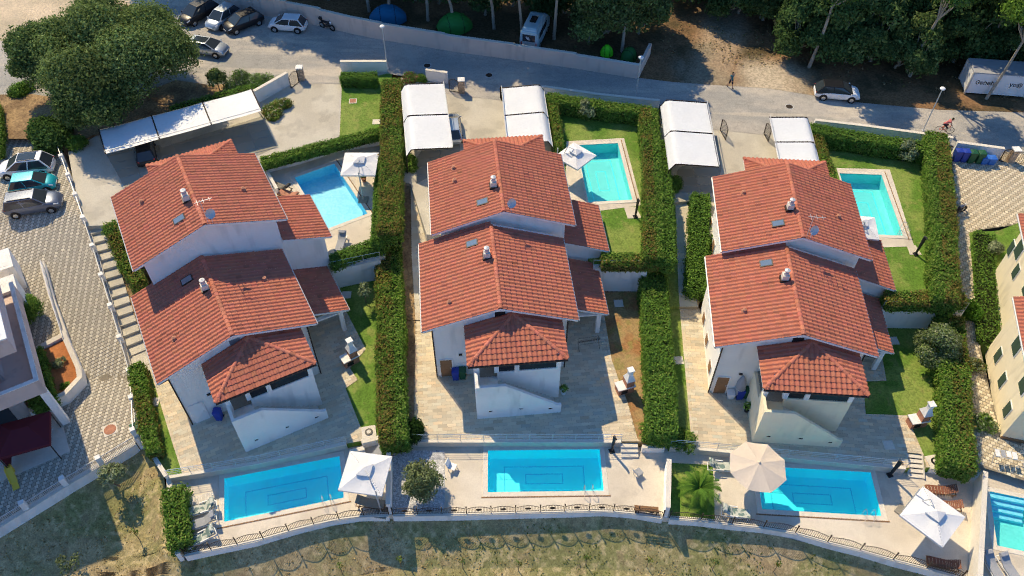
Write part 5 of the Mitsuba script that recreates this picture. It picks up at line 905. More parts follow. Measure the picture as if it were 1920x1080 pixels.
for j in range(4): part(k, 'washing', B(M).box(-1.1 + j * .37, -.8 + j * .37, -.3 + .04 * (j % 3), .25, .93, .96), ('m_canvas', 'm_grayfabric', 'm_whiteplastic')[j % 3])
struct('pebble_bed', B().prism([(-8.37, 29.63), (-4.72, 29.65), (-4.5, 25.77), (-4.61, 25.11), (-7.92, 24.99)], .3, .385), 'm_pebble'); struct('lawn', B().prism([(11.08, 28.73), (14.04, 28.57), (13.54, 24.48), (10.58, 24.66)], .2, .38), 'm_lawn')
struct('stone_slab', B().prism([(9.49, 51.22), (10.49, 51.31), (10.86, 49.96), (9.68, 49.87)], 3., off(zU, .03)), 'm_deck'); struct('stone_slab', B().prism([(32.41, 47.24), (33.14, 47.32), (33.32, 46.24), (32.35, 46.21)], 2.7, off(zU, .03)), 'm_deck')
struct('stone_slab', B().prism(Polygon([(4.95, 59.88), (10.29, 60.5), (11.02, 51.52), (6.05, 50.48), (4.52, 51.69)]).difference(HOLE['upper_middle']), 3., off(zU, .012)), 'm_deck'); struct('stone_slab', B().prism(Polygon([(29.06, 56.84), (33.85, 56.76), (33.01, 47.19), (28.44, 46.9)]).difference(HOLE['upper_right']), 2.7, off(zU, .012)), 'm_deck')

for px, lab in (((-8.59, 71.39), 'dark round manhole cover in the street above the left lawn'), ((-2.35, 69.96), 'dark round manhole cover in the street before the middle driveway'), ((26.77, 65.75), 'dark round manhole cover in the sunlit street above the right lawn')): k = thing('manhole_cover', lab, 'cover'); part(k, 'lid', B().lathe([(.33, 0), (.33, .012), (0, .014)], *px, float(zS(*px)), 16), 'm_iron'); part(k, 'frame', B().lathe([(.34, 0), (.42, 0.006), (.42, 0)], *px, float(zS(*px)) + .003, 16), 'm_galv')
# ---------------------------------------------------------------- the modern house at the left
MH = frame(-31.8, 31.7, .55, D(30.9)); key = thing('modern_house', 'tall modern flat roofed house with a white balcony at the left edge', 'house')
part(key, 'wall', B(MH).box(-18, -2.2, 2.2, 12.5, -1.5, 8.6), 'm_pink'); part(key, 'roof_slab', B(MH).box(-18, 0, 0, 13, 8.6, 9.95), 'm_pink'); part(key, 'roof_parapet', B(MH).box(-18, 0, 0, .35, 9.951, 10.05).box(-.35, 0, .351, 13, 9.951, 10.05), 'm_white'); part(key, 'roof_top', B(MH).box(-18, -.36, .36, 13, 9.93, 9.97), 'm_whiteplastic')
bal = part(key, 'balcony', B(MH).box(-18, 0, 0, 10.2, 4.0, 4.3).box(-.22, 0, 0, 10.2, 4.3, 5.4).box(-18, -.22, 0, .22, 4.3, 5.4), 'm_pink'); part(bal, 'coping', B(MH).box(-.26, .04, -.04, 10.24, 5.401, 5.45).box(-18, -.261, -.04, .26, 5.401, 5.45), 'm_white')
part(key, 'glass_door', B(MH).box(-9, -3, 2.14, 2.198, 4.35, 7.2), 'm_glass'); part(key, 'glass_door', B(MH).box(-10, -3.2, 2.14, 2.198, .1, 2.6), 'm_glass'); part(key, 'column', B(MH).box(-.5, 0, .02, .5, -1, 3.99), 'm_white'); part(key, 'column', B(MH).box(-5.2, -4.9, .1, .4, -.5, 3.99), 'm_white'); part(key, 'column', B(MH).box(-4.2, -3.9, .4, .7, 4.31, 8.59), 'm_white'); part(key, 'patio', B(MH).box(-18, -.51, -2.4, 2.19, -1.2, .05), 'm_coping')
for k in range(3): part(key, 'railing', B(MH).tube([(-9, -.3, .5 + .3 * k), (-1, -.3, .5 + .3 * k)], .025, 6), 'm_galv')
part(key, 'air_conditioner', B(MH).box(-2.19, -1.7, 5.4, 6.2, 4.8, 5.5), 'm_whiteplastic'); part(key, 'side_bay', B(MH).box(-2.4, .0, 10.3, 12.0, 1.0, 4.6), 'm_white'); part(key, 'side_bay', B(MH).box(-2.4, .1, 13.1, 15.4, 1.0, 4.4).box(-2.4, -.15, 13.4, 15.1, 4.401, 4.42), 'm_white')
wall('long white ramp wall with rails on the paved drive', [(-37.55, 44.79), (-36.15, 42.03), (-34.2, 38.77)], .3, .5, off(zL, .55)); wall('pale wall of the raised terrace beside the modern house', [(-36.48, 37.31), (-34.2, 38.77)], .3, -.5, off(zL, .5)); wall('pale angular planter wall on the paved drive', [(-34.18, 38.69), (-33.27, 37.32), (-32.19, 35.74), (-31.87, 34.99), (-32.48, 33.57), (-34.5, 32.05)], .32, -.5, off(zL, 1.0))
struct('planter_soil', B().prism([(-36.29, 37.23), (-34.19, 38.43), (-32.42, 35.66), (-32.3, 35.08), (-32.71, 33.75), (-34.62, 32.37)], -.5, off(zL, .35)), 'm_redsoil')
rl = thing('railing', 'white handrail along the ramp wall on the paved drive', 'railing'); q = [(-37.34, 44.49), (-35.94, 41.71), (-33.96, 38.13)]
for h in (.9, 1.2): part(rl, 'rail', B().tube([(x, y, float(zL(x, y)) + h) for x, y in q], .03, 6), 'm_whiteplastic')
for t in np.linspace(0, 1, 8): x, y = LineString(q).interpolate(t, normalized=True).coords[0]; part(rl, 'post', B().tube([(x, y, float(zL(x, y)) + .5), (x, y, float(zL(x, y)) + 1.2)], .025, 6), 'm_whiteplastic')
bush('round dark green bush beside the modern house', *(-37.39, 40.69), 1.9, 1.5, 2.2, 31, GREEN, nb=10); bush('grey olive shrub in the orange planter bed', *(-33.89, 36.4), 1.3, .6, .8, 32, OLIVE, nb=5); bush('small green shrub in the lower corner of the planter bed', *(-32.97, 34.51), .9, .5, .6, 33, GREEN, nb=4)
# ---------------------------------------------------------------- vehicles
PAINTS = {'m_carwhite': paint((.72, .74, .76)), 'm_carteal': paint((.01, .34, .40), .2), 'm_cargrey': paint((.11, .135, .19), .3), 'm_carblack': {'type': 'twosided', 'b': {'type': 'principled', 'base_color': {'type': 'rgb', 'value': [.012, .013, .016]}, 'roughness': .35, 'specular': .35}}, 'm_carsilver': paint((.42, .47, .52), .5), 'm_vanpaint': paint((.40, .55, .60))}
scene.update(PAINTS); scene['m_redlight'] = P((.45, .02, .015), .3, .5); scene['m_lamp'] = P((.75, .77, .78), .15, .6)
def car(label, x, y, z, ang, L=4.2, W=1.78, H=1.5, mat='m_carwhite', prof=None, cabin=None, roof=None, sunroof=None, cat='car', name='parked_car', rails=False):
    "front towards +x; prof: (t, height) of bonnet, waist and tail; cabin: t of windscreen foot, roof front, roof rear, rear foot"
    key = thing(name, label, cat, None); M = frame(x, y, z, ang); prof = prof or [(0, .62), (.03, .88), (.08, .97), (.45, .98), (.72, .99), (.86, .92), (.94, .82), (.98, .68), (1, .5)]; cabin = cabin or (.80, .57, .16, .02)
    n = 22; ts = .5 - .5 * np.cos(np.linspace(0, np.pi, n)); rows = []
    for t in ts:
        top = np.interp(t, [p[0] for p in prof], [p[1] for p in prof]); w = W / 2 * (1 - .20 * abs(2 * t - 1) ** 6 - .05 * abs(2 * t - 1) ** 2); bt = .24 + .10 * abs(2 * t - 1) ** 6; X = (t - .5) * L
        half = [(0, bt), (w * .88, bt), (w * .97, bt + .12), (w, bt + .3 * (top - bt) + .1), (w * .985, top - .14), (w * .90, top - .03), (w * .55, top + .015), (0, top + .025)]
        rows.append([(X, a, b) for a, b in half] + [(X, -a, b) for a, b in half[::-1][1:-1]])
    m = len(rows[0]); v = np.array(rows).reshape(-1, 3); f = [[i * m + j, i * m + (j + 1) % m, (i + 1) * m + (j + 1) % m, (i + 1) * m + j] for i in range(n - 1) for j in range(m)]
    body = B(M).add(v, f)
    for i in (0, n - 1): body.add(v[i * m:(i + 1) * m], [[0, j, j + 1] for j in range(1, m - 1)])
    bk = part(key, 'body', body, mat, smooth=50)
    hb = lambda t: np.interp(t, [p[0] for p in prof], [p[1] for p in prof]); X = lambda t: (t - .5) * L; bw, rw = W / 2 * .89, W / 2 * .66
    c = {(q, s): np.array([X(cabin[q]), s * (bw if q in (0, 3) else rw), hb(cabin[q]) - .02 if q in (0, 3) else (H - .05)]) for q in range(4) for s in (-1, 1)}
    ro = part(key, 'roof', B(M).hull([(c[(q, s)], .05) for q in range(4) for s in (-1, 1)] + [((X(cabin[1]) * .5 + X(cabin[2]) * .5, 0, H - .02), .05)]), roof or mat, smooth=50)
    def panel(nm, a, b, c_, d, k=.045, out=.058):
        p = np.array([a, b, c_, d]); ctr = p.mean(0); nrm = np.cross(p[1] - p[0], p[3] - p[0]); nrm /= np.linalg.norm(nrm) + 1e-9
        if nrm @ (ctr - [0, 0, .9]) < 0: nrm = -nrm
        q = ctr + (p - ctr) * (1 - k) + nrm * out; return part(ro, nm, B(M).quad(*q), 'm_glass')
    panel('windscreen', c[(0, -1)], c[(0, 1)], c[(1, 1)], c[(1, -1)]); panel('rear_window', c[(3, -1)], c[(3, 1)], c[(2, 1)], c[(2, -1)], .07)
    for s in (-1, 1):
        mb, mt = (c[(0, s)] + c[(3, s)]) / 2, (c[(1, s)] + c[(2, s)]) / 2; panel('side_window', c[(0, s)], mb, mt, c[(1, s)], .07); panel('side_window', mb, c[(3, s)], c[(2, s)], mt, .07)
        part(key, 'mirror', B(M).hull([((X(cabin[0]) - .12, s * (W / 2 + .06), hb(cabin[0]) + .05), .07), ((X(cabin[0]) - .08, s * (W / 2 - .05), hb(cabin[0])), .05)]), mat)
        part(key, 'headlight', B(M).hull([((X(.955), s * W * .37, hb(.955) - .10), .07), ((X(.90), s * W * .42, hb(.9) - .09), .06)]), 'm_lamp'); part(key, 'tail_light', B(M).hull([((X(.02), s * W * .38, hb(.05) - .12), .07), ((X(.05), s * W * .43, hb(.06) - .10), .07)]), 'm_redlight')
        for wx in (.19, .81):
            yy = s * (W / 2 - .10); part(key, 'wheel_arch', B(M).tube([(X(wx), s * (W / 2 - .16), .33), (X(wx), s * (W / 2 + .004), .33)], .39, 12), 'm_black')
            w = part(key, 'wheel', B(M).tube([(X(wx), yy - .11, .32), (X(wx), yy + .125 * s + .01, .32)] if s > 0 else [(X(wx), yy + .11, .32), (X(wx), yy - .125, .32)], .32, 12), 'm_rubber', smooth=50); part(w, 'rim', B(M).tube([(X(wx), yy + .09 * s, .32), (X(wx), yy + .142 * s, .32)], .2, 10), 'm_steel', smooth=50)
        if rails: part(ro, 'roof_rail', B(M).bar((X(cabin[1]) - .1, s * rw * .92, H + .04), (X(cabin[2]) + .2, s * rw * .92, H + .04), .04), 'm_black')
    part(key, 'number_plate', B(M).box(L / 2 - .01, L / 2 + .012, -.26, .26, .42, .53), 'm_whiteplastic'); part(key, 'grille', B(M).box(L / 2 - .08, L / 2 + .006, -.45, .45, .30, .40), 'm_black')
    if sunroof: part(ro, 'sunroof', B(M).box(X(cabin[2]) + .35, X(cabin[1]) - .05, -rw * .72, rw * .72, H + .035, H + .048), 'm_glass')
    return key
LZ = 4.1
car('white sport utility car with a dark sunroof, parked above the teal car', *(-42.19, 54.91), LZ, D(190), 4.6, 1.88, 1.66, 'm_carwhite', sunroof=True, rails=True)
car('teal compact car between the white and the grey parked cars', *(-40.75, 52.71), LZ, D(12), 3.7, 1.66, 1.5, 'm_carteal', cabin=(.82, .58, .14, .02))
car('grey sport utility car nearest the paved drive', *(-39.77, 50.28), LZ, D(14), 4.45, 1.85, 1.65, 'm_cargrey', prof=[(0, .7), (.03, .98), (.08, 1.06), (.45, 1.06), (.72, 1.06), (.88, .99), (.95, .88), (.985, .72), (1, .55)], cabin=(.76, .58, .1, .015), rails=True)
sx = lambda px, py: (*(-54.77, 81.01),) if 0 else None
def scar(px, *a, **k): z = float(zS(*px)); return car(a[0], *px, z, *a[1:], **k)
scar((-33.31, 79.34), 'black car at the end of the shaded row, nearest the gravel lot', D(236), 4.5, 1.85, 1.6, 'm_carblack')
scar((-30.54, 78.51), 'blue silver car in the middle of the shaded row', D(244), 4.2, 1.78, 1.55, 'm_carsilver'); scar((-28.26, 77.77), 'black car in the shaded row beside the camp wall', D(222), 4.3, 1.8, 1.5, 'm_carblack')
scar((-23.55, 77.54), 'white hatchback parked along the camp wall', D(174), 3.95, 1.7, 1.48, 'm_carwhite', roof='m_carteal' if 0 else None); scar((-30.84, 72.98), 'silver car partly under the big oak at the street corner', D(-14), 4.3, 1.8, 1.4, 'm_carsilver', sunroof=True)
scar((31.69, 67.52), 'white car with dark roof on the dirt verge opposite the right hedge', D(-8), 4.3, 1.8, 1.5, 'm_carwhite', roof='m_carblack')
ux = (-5.55, 60.73); car('silver car under the left carport of the middle villa', *ux, float(zU(*ux)), D(97), 4.1, 1.75, 1.5, 'm_carsilver'); ux = (-32.35, 56.87); car('black open car under the long white carport', *ux, float(zU(*ux)), D(112), 3.9, 1.7, 1.45, 'm_carblack')
# camper van
vx = (2.3, 76.39); vz = float(zS(*vx)) + .12; key = thing('camper_van', 'pale blue high roofed camper van behind the camp wall', 'van'); M = frame(*vx, vz, D(74))
part(key, 'body', B(M).hull([((sx_ * 2.35, sy * .86, zz), .12) for sx_ in (-1, 1) for sy in (-1, 1) for zz in (.45, 1.35)] + [((-2.35, sy * .78, 2.15), .12) for sy in (-1, 1)] + [((1.35, sy * .78, 2.15), .12) for sy in (-1, 1)]), 'm_vanpaint', smooth=40)
part(key, 'high_roof', B(M).hull([((xx, sy * .66, 2.3), .12) for xx in (-2.2, 1.2) for sy in (-1, 1)] + [((xx, sy * .6, 2.45), .1) for xx in (-2.0, .8) for sy in (-1, 1)]), 'm_vanpaint', smooth=40); part(key, 'roof_hatch', B(M).box(-1.1, .1, -.32, .32, 2.53, 2.62), 'm_black'); part(key, 'rear_window', B(M).box(-2.50, -2.475, -.65, .65, 1.2, 1.95), 'm_glass')
for j in range(3): part(key, 'sticker', B(M).bar((-2.512, -.15 + .12 * j, 1.4), (-2.512, .1 + .12 * j, 1.75), .02, .05), 'm_lamp')
for s in (-1, 1):
    part(key, 'side_window', B(M).box(-1.9, .9, s * .985 - .01, s * .985 + .01, 1.3, 1.9), 'm_glass'); part(key, 'tail_light', B(M).box(-2.49, -2.46, s * .78 - .06, s * .78 + .06, .7, 1.1), 'm_redlight')
    for wx in (-1.5, 1.5): w = part(key, 'wheel', B(M).tube([(wx, s * .78, .33), (wx, s * .99, .33)], .33, 12), 'm_rubber'); part(w, 'rim', B(M).tube([(wx, s * .9, .33), (wx, s * 1.0, .33)], .2, 10), 'm_steel')
def two_wheels(key, M, r, wb, mat='m_rubber', tr=.045):
    for wx in (-wb / 2, wb / 2):
        w = part(key, 'wheel', B(M).tube([(wx + r * math.cos(t), 0, r + r * math.sin(t)) for t in np.linspace(0, 2 * math.pi, 19)], tr, 6, cap=False), mat); b = B(M).tube([(wx, -.05, r), (wx, .05, r)], .05, 8)
        for t in np.linspace(0, math.pi, 5)[:-1]: b.bar((wx - r * math.cos(t), 0, r - r * math.sin(t)), (wx + r * math.cos(t), 0, r + r * math.sin(t)), .012)
        part(w, 'spokes', b, 'm_steel', stuff=True)
def motorbike(label, x, y, z, ang, mat='m_black'):
    k = thing('motorbike', label, 'motorbike'); M = frame(x, y, z, ang); two_wheels(k, M, .29, 1.32, tr=.075)
    part(k, 'engine', B(M).hull([((-.1, 0, .35), .17), ((.25, 0, .4), .15)]), 'm_iron'); part(k, 'tank', B(M).hull([((.05, 0, .78), .14), ((.35, 0, .82), .13)]), mat); part(k, 'seat', B(M).hull([((-.65, 0, .82), .1), ((-.05, 0, .76), .12)]), 'm_rubber'); part(k, 'fork', B(M).bar((.66, 0, .29), (.42, 0, .95), .08), 'm_steel')
    part(k, 'handlebar', B(M).tube([(.32, -.38, 1.02), (.42, 0, .98), (.32, .38, 1.02)], .02, 6), 'm_iron'); part(k, 'headlight', B(M).hull([((.56, 0, .88), .1), ((.5, 0, .9), .1)]), 'm_lamp'); part(k, 'top_box', B(M).hull([((-.8 + .2 * a, .14 * b, 1.0 + .2 * c), .05) for a in (0, 1) for b in (-1, 1) for c in (0, 1)]), mat)
mx = (-19.51, 77.68); motorbike('dark motorbike at the foot of the camp wall right of the white hatchback', *mx, float(zS(*mx)), D(-28)); mx = (38.32, 51.74); motorbike('dark motorbike parked beside the tall right hedge', *mx, float(zR(*mx)), D(25), 'm_cargrey')
# tents behind the camp wall
def tent(label, x, y, z, ang, L, W, H, rgb, seed=0):
    nm = 'm_tent_' + label.split()[0]; scene[nm] = P(rgb, .6, .3); k = thing('tent', label, 'tent'); M = frame(x, y, z, ang); n, m = 13, 9; v = []
    for i in range(n):
        t = i / (n - 1); s = math.sin(math.pi * (.04 + .92 * t)) ** .55
        for j in range(m): a = math.pi * j / (m - 1); v.append(((t - .5) * L, -math.cos(a) * W / 2 * s, math.sin(a) ** .8 * H * s))
    o = np.array([i * m + j for i in range(n - 1) for j in range(m - 1)]); part(k, 'canopy', B(M).add(v, np.stack([o, o + 1, o + m + 1, o + m], 1)), nm, smooth=50)
    for t in (.3, .7): s = math.sin(math.pi * (.04 + .92 * t)) ** .55; part(k, 'pole', B(M).tube([((t - .5) * L, -math.cos(a) * (W / 2 * s + .02), math.sin(a) ** .8 * (H * s + .02)) for a in np.linspace(0, math.pi, 10)], .02, 5), 'm_black')
    part(k, 'door', B(M).add([(-L * .47, -W * .14, .05), (-L * .47, W * .14, .05), (-L * .36, W * .12, H * .62), (-L * .36, -W * .12, H * .62)], [[0, 1, 2, 3]]), 'm_black')
for lab, px, a, L, W, H, c in (('blue dome tent behind the camp wall', (728,40), 10, 3.9, 2.7, 1.75, (.012, .15, .30)), ('green dome tent behind the camp wall', (852,56), 20, 3.8, 2.7, 1.8, (.03, .22, .04)), ('lime green small tent under the oak at the end of the camp wall', (1137,104), 0, 1.3, 1.2, 1.1, (.12, .75, .02)), ('olive green tarp tent beside the lime tent', (1178,112), 60, 2.0, 1.6, 1.3, (.02, .12, .025))):
    q = {728: (-13.3, 79.4), 852: (-6.18, 78.02), 1137: (9.63, 73.83), 1178: (11.83, 73.14)}[px[0]]; tent(lab, *q, float(zS(*q)) + .12, D(a), L, W, H, c)
# site cabin with scrawled lettering
cx0 = (47.65, 69.21); key = thing('site_cabin', 'white metal site cabin with black scrawled lettering beneath the trees', 'cabin'); M = frame(*cx0, float(zS(*cx0)) + .1, D(-7)); Lc, Wc, Hc = 5.6, 2.4, 2.4
part(key, 'body', B(M).box(-Lc / 2, Lc / 2, -Wc / 2, Wc / 2, .15, Hc), 'm_whiteplastic'); part(key, 'roof', B(M).box(-Lc / 2 - .05, Lc / 2 + .05, -Wc / 2 - .05, Wc / 2 + .05, Hc + .003, Hc + .1), 'm_grayfabric')
for sx_ in (-1, 1):
    for sy in (-1, 1): part(key, 'corner_post', B(M).box(sx_ * Lc / 2 - .08, sx_ * Lc / 2 + .08, sy * Wc / 2 - .08, sy * Wc / 2 + .08, .1, Hc - .003), 'm_galv')
for sx_, txt in ((-2.3, 'Geheb'), (.9, 'yo@')):
    tm = meshkit.text_mesh(txt, .42, .008, True); v = np.array(tm.vertices); part(key, 'lettering', B(M).add(np.column_stack([v[:, 0] + sx_, -Wc / 2 - .004 - v[:, 2], v[:, 1] + 1.2]), tm.faces), 'm_black')
# people
def person(label, x, y, z, ang, joints, top, legs_, skin='m_skin', hair=(.04, .025, .015)):
    "joints in metres: x forward, y left, z up; one continuous body, clothes and hair over it"
    k = thing('person', label, 'person'); M = frame(x, y, z, ang); J = {a: np.array(b, float) for a, b in joints.items()}
    R = dict(head=.105, neck=.055, chest=.13, belly=.115, hip=.12, shl=.06, shr=.06, ell=.043, elr=.043, wrl=.032, wrr=.032, hal=.04, har=.04, hil=.085, hir=.085, knl=.058, knr=.058, anl=.042, anr=.042, tol=.035, tor=.035)
    bones = [('head', 'head2'), ('head', 'neck'), ('neck', 'chest'), ('chest', 'belly'), ('belly', 'hip'), ('chest', 'shl'), ('chest', 'shr'), ('shl', 'ell'), ('ell', 'wrl'), ('wrl', 'hal'), ('shr', 'elr'), ('elr', 'wrr'), ('wrr', 'har'), ('hip', 'hil'), ('hip', 'hir'), ('hil', 'knl'), ('knl', 'anl'), ('anl', 'tol'), ('hir', 'knr'), ('knr', 'anr'), ('anr', 'tor')]
    R['head2'] = .095; J['head2'] = J['head'] + [.02, 0, .07]
    def skin_mesh(bs, grow_=0.):
        out = manifold3d.Manifold()
        for a, b in bs: out = out + manifold3d.Manifold.batch_hull([manifold3d.Manifold.sphere(R[q] + grow_, 12).translate([float(t) for t in J[q]]) for q in (a, b)])
        for s in 'lr':
            if grow_ == 0:
                h, w = J['ha' + s], J['wr' + s]; d = (h - w) / (np.linalg.norm(h - w) + 1e-9); sd = np.cross(d, [0, 0, 1.]); sd /= np.linalg.norm(sd) + 1e-9
                for q in range(4): out = out + manifold3d.Manifold.batch_hull([manifold3d.Manifold.sphere(.011, 6).translate([float(t) for t in h + sd * (.027 - .018 * q)]), manifold3d.Manifold.sphere(.009, 6).translate([float(t) for t in h + d * (.075 - .006 * abs(q - 1)) + sd * (.032 - .021 * q) - [0, 0, .02]])])
                out = out + manifold3d.Manifold.batch_hull([manifold3d.Manifold.sphere(.012, 6).translate([float(t) for t in h + sd * .02 - d * .02]), manifold3d.Manifold.sphere(.01, 6).translate([float(t) for t in h + sd * .06 + d * .02])])
        m = out.refine_to_length(.05).to_mesh(); t = trimesh.Trimesh(m.vert_properties[:, :3], m.tri_verts); return trimesh.smoothing.filter_taubin(t, iterations=6)
    t = skin_mesh(bones); nose = J['head'] + [.11, 0, .02]; part(k, 'body', B(M).add(t.vertices, t.faces).hull([(nose, .014), (nose + [-.02, 0, .03], .012)]), skin, smooth=True)
    for s in (-1, 1): part(k, 'ear', B(M).hull([(J['head'] + [0, s * .105, .03], .022), (J['head'] + [-.01, s * .105, -.005], .016)]), skin); part(k, 'eye', B(M).hull([(J['head'] + [.098, s * .037, .045], .012)]), 'm_black')
    part(k, 'mouth', B(M).bar(J['head'] + [.1, -.025, -.03], J['head'] + [.1, .025, -.03], .012), 'm_redlight'); t = skin_mesh([('chest', 'belly'), ('chest', 'shl'), ('chest', 'shr'), ('belly', 'hip'), ], .022); part(k, 'shirt', B(M).add(t.vertices, t.faces), top, smooth=True)
    t = skin_mesh([('hip', 'hil'), ('hip', 'hir'), ('hil', 'knl'), ('hir', 'knr')], .018); part(k, 'shorts', B(M).add(t.vertices, t.faces), legs_, smooth=True); part(k, 'hair', B(M).hull([(J['head2'] + [-.03, 0, .02], .098), (J['head'] + [-.035, 0, .03], .09)]), 'm_core', smooth=True)
    for s in 'lr': part(k, 'shoe', B(M).hull([(J['an' + s] - [.02, 0, .03], .045), (J['to' + s] - [0, 0, .0], .042)]), 'm_rubber')
    return k
scene['m_pinkshirt'] = P((.55, .16, .15), .85, .2); scene['m_tealshirt'] = P((.03, .14, .17), .85, .2); scene['m_navy'] = P((.02, .022, .03), .85, .2)
px_ = (21.47, 68.7); person('person in a dark teal top striding on the sunlit dirt verge', *px_, float(zS(*px_)) + .02, D(-60), dict(head=(.04, 0, 1.58), neck=(.02, 0, 1.44), chest=(0, 0, 1.28), belly=(0, 0, 1.08), hip=(0, 0, .93), shl=(.0, .19, 1.37), shr=(0, -.19, 1.37), ell=(-.14, .24, 1.12), elr=(.14, -.24, 1.12), wrl=(-.10, .26, .88), wrr=(.28, -.24, .96), hal=(-.08, .26, .80), har=(.34, -.23, .98), hil=(0, .1, .9), hir=(0, -.1, .9), knl=(.18, .1, .5), knr=(-.06, -.1, .5), anl=(.26, .1, .09), anr=(-.3, -.1, .12), tol=(.42, .1, .04), tor=(-.17, -.1, .04)), 'm_tealshirt', 'm_navy')
bx = (40.52, 62.16); bz_ = float(zS(*bx)); ba = D(-10); key = thing('bicycle', 'red bicycle ridden past the right street hedge', 'bicycle'); M = frame(*bx, bz_ + .01, ba); two_wheels(key, M, .33, 1.05, tr=.022)
scene['m_redpaint'] = paint((.5, .05, .03)); part(key, 'frame', B(M).bar((-.525, 0, .34), (-.08, 0, .32), .03).bar((-.525, 0, .34), (-.2, 0, .78), .03).bar((-.08, 0, .32), (-.22, 0, .86), .035).bar((-.08, 0, .32), (.36, 0, .78), .035).bar((-.2, 0, .78), (.36, 0, .84), .03).bar((.34, 0, .9), (.525, 0, .34), .03), 'm_redpaint')
part(key, 'saddle', B(M).hull([((-.34, 0, .93), .05), ((-.1, 0, .93), .03)]), 'm_black'); part(key, 'handlebar', B(M).tube([(.4, -.26, 1.0), (.34, -.1, .98), (.34, .1, .98), (.4, .26, 1.0)], .018, 6), 'm_black'); part(key, 'crank', B(M).bar((-.08, -.1, .32), (.08, -.1, .25), .03).bar((-.08, .1, .32), (-.24, .1, .39), .03), 'm_steel')
person('cyclist in a pink shirt and dark shorts leaning over the handlebar', *bx, bz_ + .01, ba, dict(head=(.30, 0, 1.58), neck=(.20, 0, 1.45), chest=(.10, 0, 1.33), belly=(-.08, 0, 1.16), hip=(-.22, 0, 1.03), shl=(.14, .18, 1.40), shr=(.14, -.18, 1.40), ell=(.26, .24, 1.18), elr=(.26, -.24, 1.18), wrl=(.37, .25, 1.05), wrr=(.37, -.25, 1.05), hal=(.41, .25, 1.03), har=(.41, -.25, 1.03), hil=(-.2, .1, 1.0), hir=(-.2, -.1, 1.0), knl=(.14, .12, .86), knr=(.10, -.12, .66), anl=(-.2, .13, .49), anr=(.04, -.13, .33), tol=(-.07, .13, .44), tor=(.17, -.13, .28)), 'm_pinkshirt', 'm_navy')

# ---------------------------------------------------------------- trees
VAR = [dict(h=15.5, r=3.7, trunk_h=6.2, nb=22, pal=DARK + OAK, dens=30, leaf=.27), dict(h=14., r=3.4, trunk_h=5.6, nb=20, pal=DARK, dens=30, leaf=.26), dict(h=16.5, r=3.9, trunk_h=5.8, nb=24, pal=DARK + OAK[:2], dens=28, leaf=.28), dict(h=9.0, r=3.3, trunk_h=.9, nb=30, elow=-1., pal=DARK, dens=30, leaf=.26), dict(h=7.2, r=2.8, trunk_h=.6, nb=26, elow=-1., pal=OAK + DARK, dens=34, leaf=.25)]
for i, kw in enumerate(VAR):
    w, (v, f, c) = tree_parts(100 + i, lean=.5, blob=.34, **kw); scene[f'grove_{i}'] = {'type': 'shapegroup', 'trunk': mikit.ply(w.mesh(), 'm_palebark', 50), 'crown': mikit.ply((v, f), 'm_leaf', color=c)}
def grove_tree(i, x, y, rot, s, label, group):
    z = float(zS(x, y)); key = thing('forest_tree', label, 'tree', group)
    scene[key] = {'type': 'instance', 'to_world': mi.ScalarTransform4f().translate([x, y, z]).rotate([0, 0, 1], rot).scale(s), 'g': {'type': 'ref', 'id': f'grove_{i}'}}
rng = np.random.default_rng(77); LWn = np.array(WALLB)
for j, xx in enumerate(np.arange(-29.5, 12, 3.4)):
    yw = np.interp(xx, LWn[:, 0], LWn[:, 1]); grove_tree(int(rng.integers(0, 3)), xx + rng.normal(0, .5), yw + 4.6 + rng.uniform(-.6, .9), rng.uniform(0, 360), rng.uniform(.9, 1.08), 'tree standing just behind the camp wall and its tents', 'trees just behind the camp wall')
for j, xx in enumerate(np.arange(-36, 14, 4.2)):
    yw = np.interp(xx, LWn[:, 0], LWn[:, 1]); grove_tree(int(rng.integers(0, 3)), xx + rng.normal(0, .7), yw + 11 + rng.uniform(-1, 1.5), rng.uniform(0, 360), rng.uniform(.9, 1.15), 'tree deeper in the camp grove above the tents', 'trees deeper in the camp grove')
for xx, yy in ((-44., 92.), (-33., 90.), (-28.8, 89.5), (-36.5, 92.5), (-24.5, 90.), (19.6, 88.), (27.5, 81.), (31.5, 77.), (36., 80.), (35.3, 75.2), (39.6, 76.), (44., 79.), (43.5, 74.4), (48., 75.), (52., 77.), (51.5, 71.5), (57., 73.), (62., 72.), (29.2, 86), (34, 87), (40, 86), (46, 85), (52, 84), (58, 82), (64, 80), (24., 90), (31, 93), (38, 94), (46, 93), (54, 92), (62, 90), (13.5, 92), (57., 66.5)):
    grove_tree(int(rng.integers(1, 5)), xx + rng.normal(0, .4), yy + rng.normal(0, .4), rng.uniform(0, 360), rng.uniform(.9, 1.15), 'tree in the dense dark forest right of the dirt track', 'trees of the dense dark forest')
for j, xx in enumerate(np.arange(20., 66., 2.3)):
    ye = np.interp(xx, [12.5, 20, 30, 40, 47, 54, 62], [75., 77.5, 74.6, 71.6, 69.9, 69.0, 68.0]) 
    for row in range(4):
        if row and rng.uniform() < .12: continue
        gx_, gy_ = xx + rng.normal(0, .5), ye + (.2 if xx > 28 else 6.5) + 3.6 * row + rng.normal(0, .5)
        if abs(gx_ - cx0[0]) < 5.2 and gy_ < cx0[1] + 3.6: continue
        grove_tree(int(rng.integers(3, 5)), gx_, gy_, rng.uniform(0, 360), rng.uniform(.8, 1.15), 'low crowned tree filling the dark forest right of the dirt track', 'low crowned trees of the dark forest')
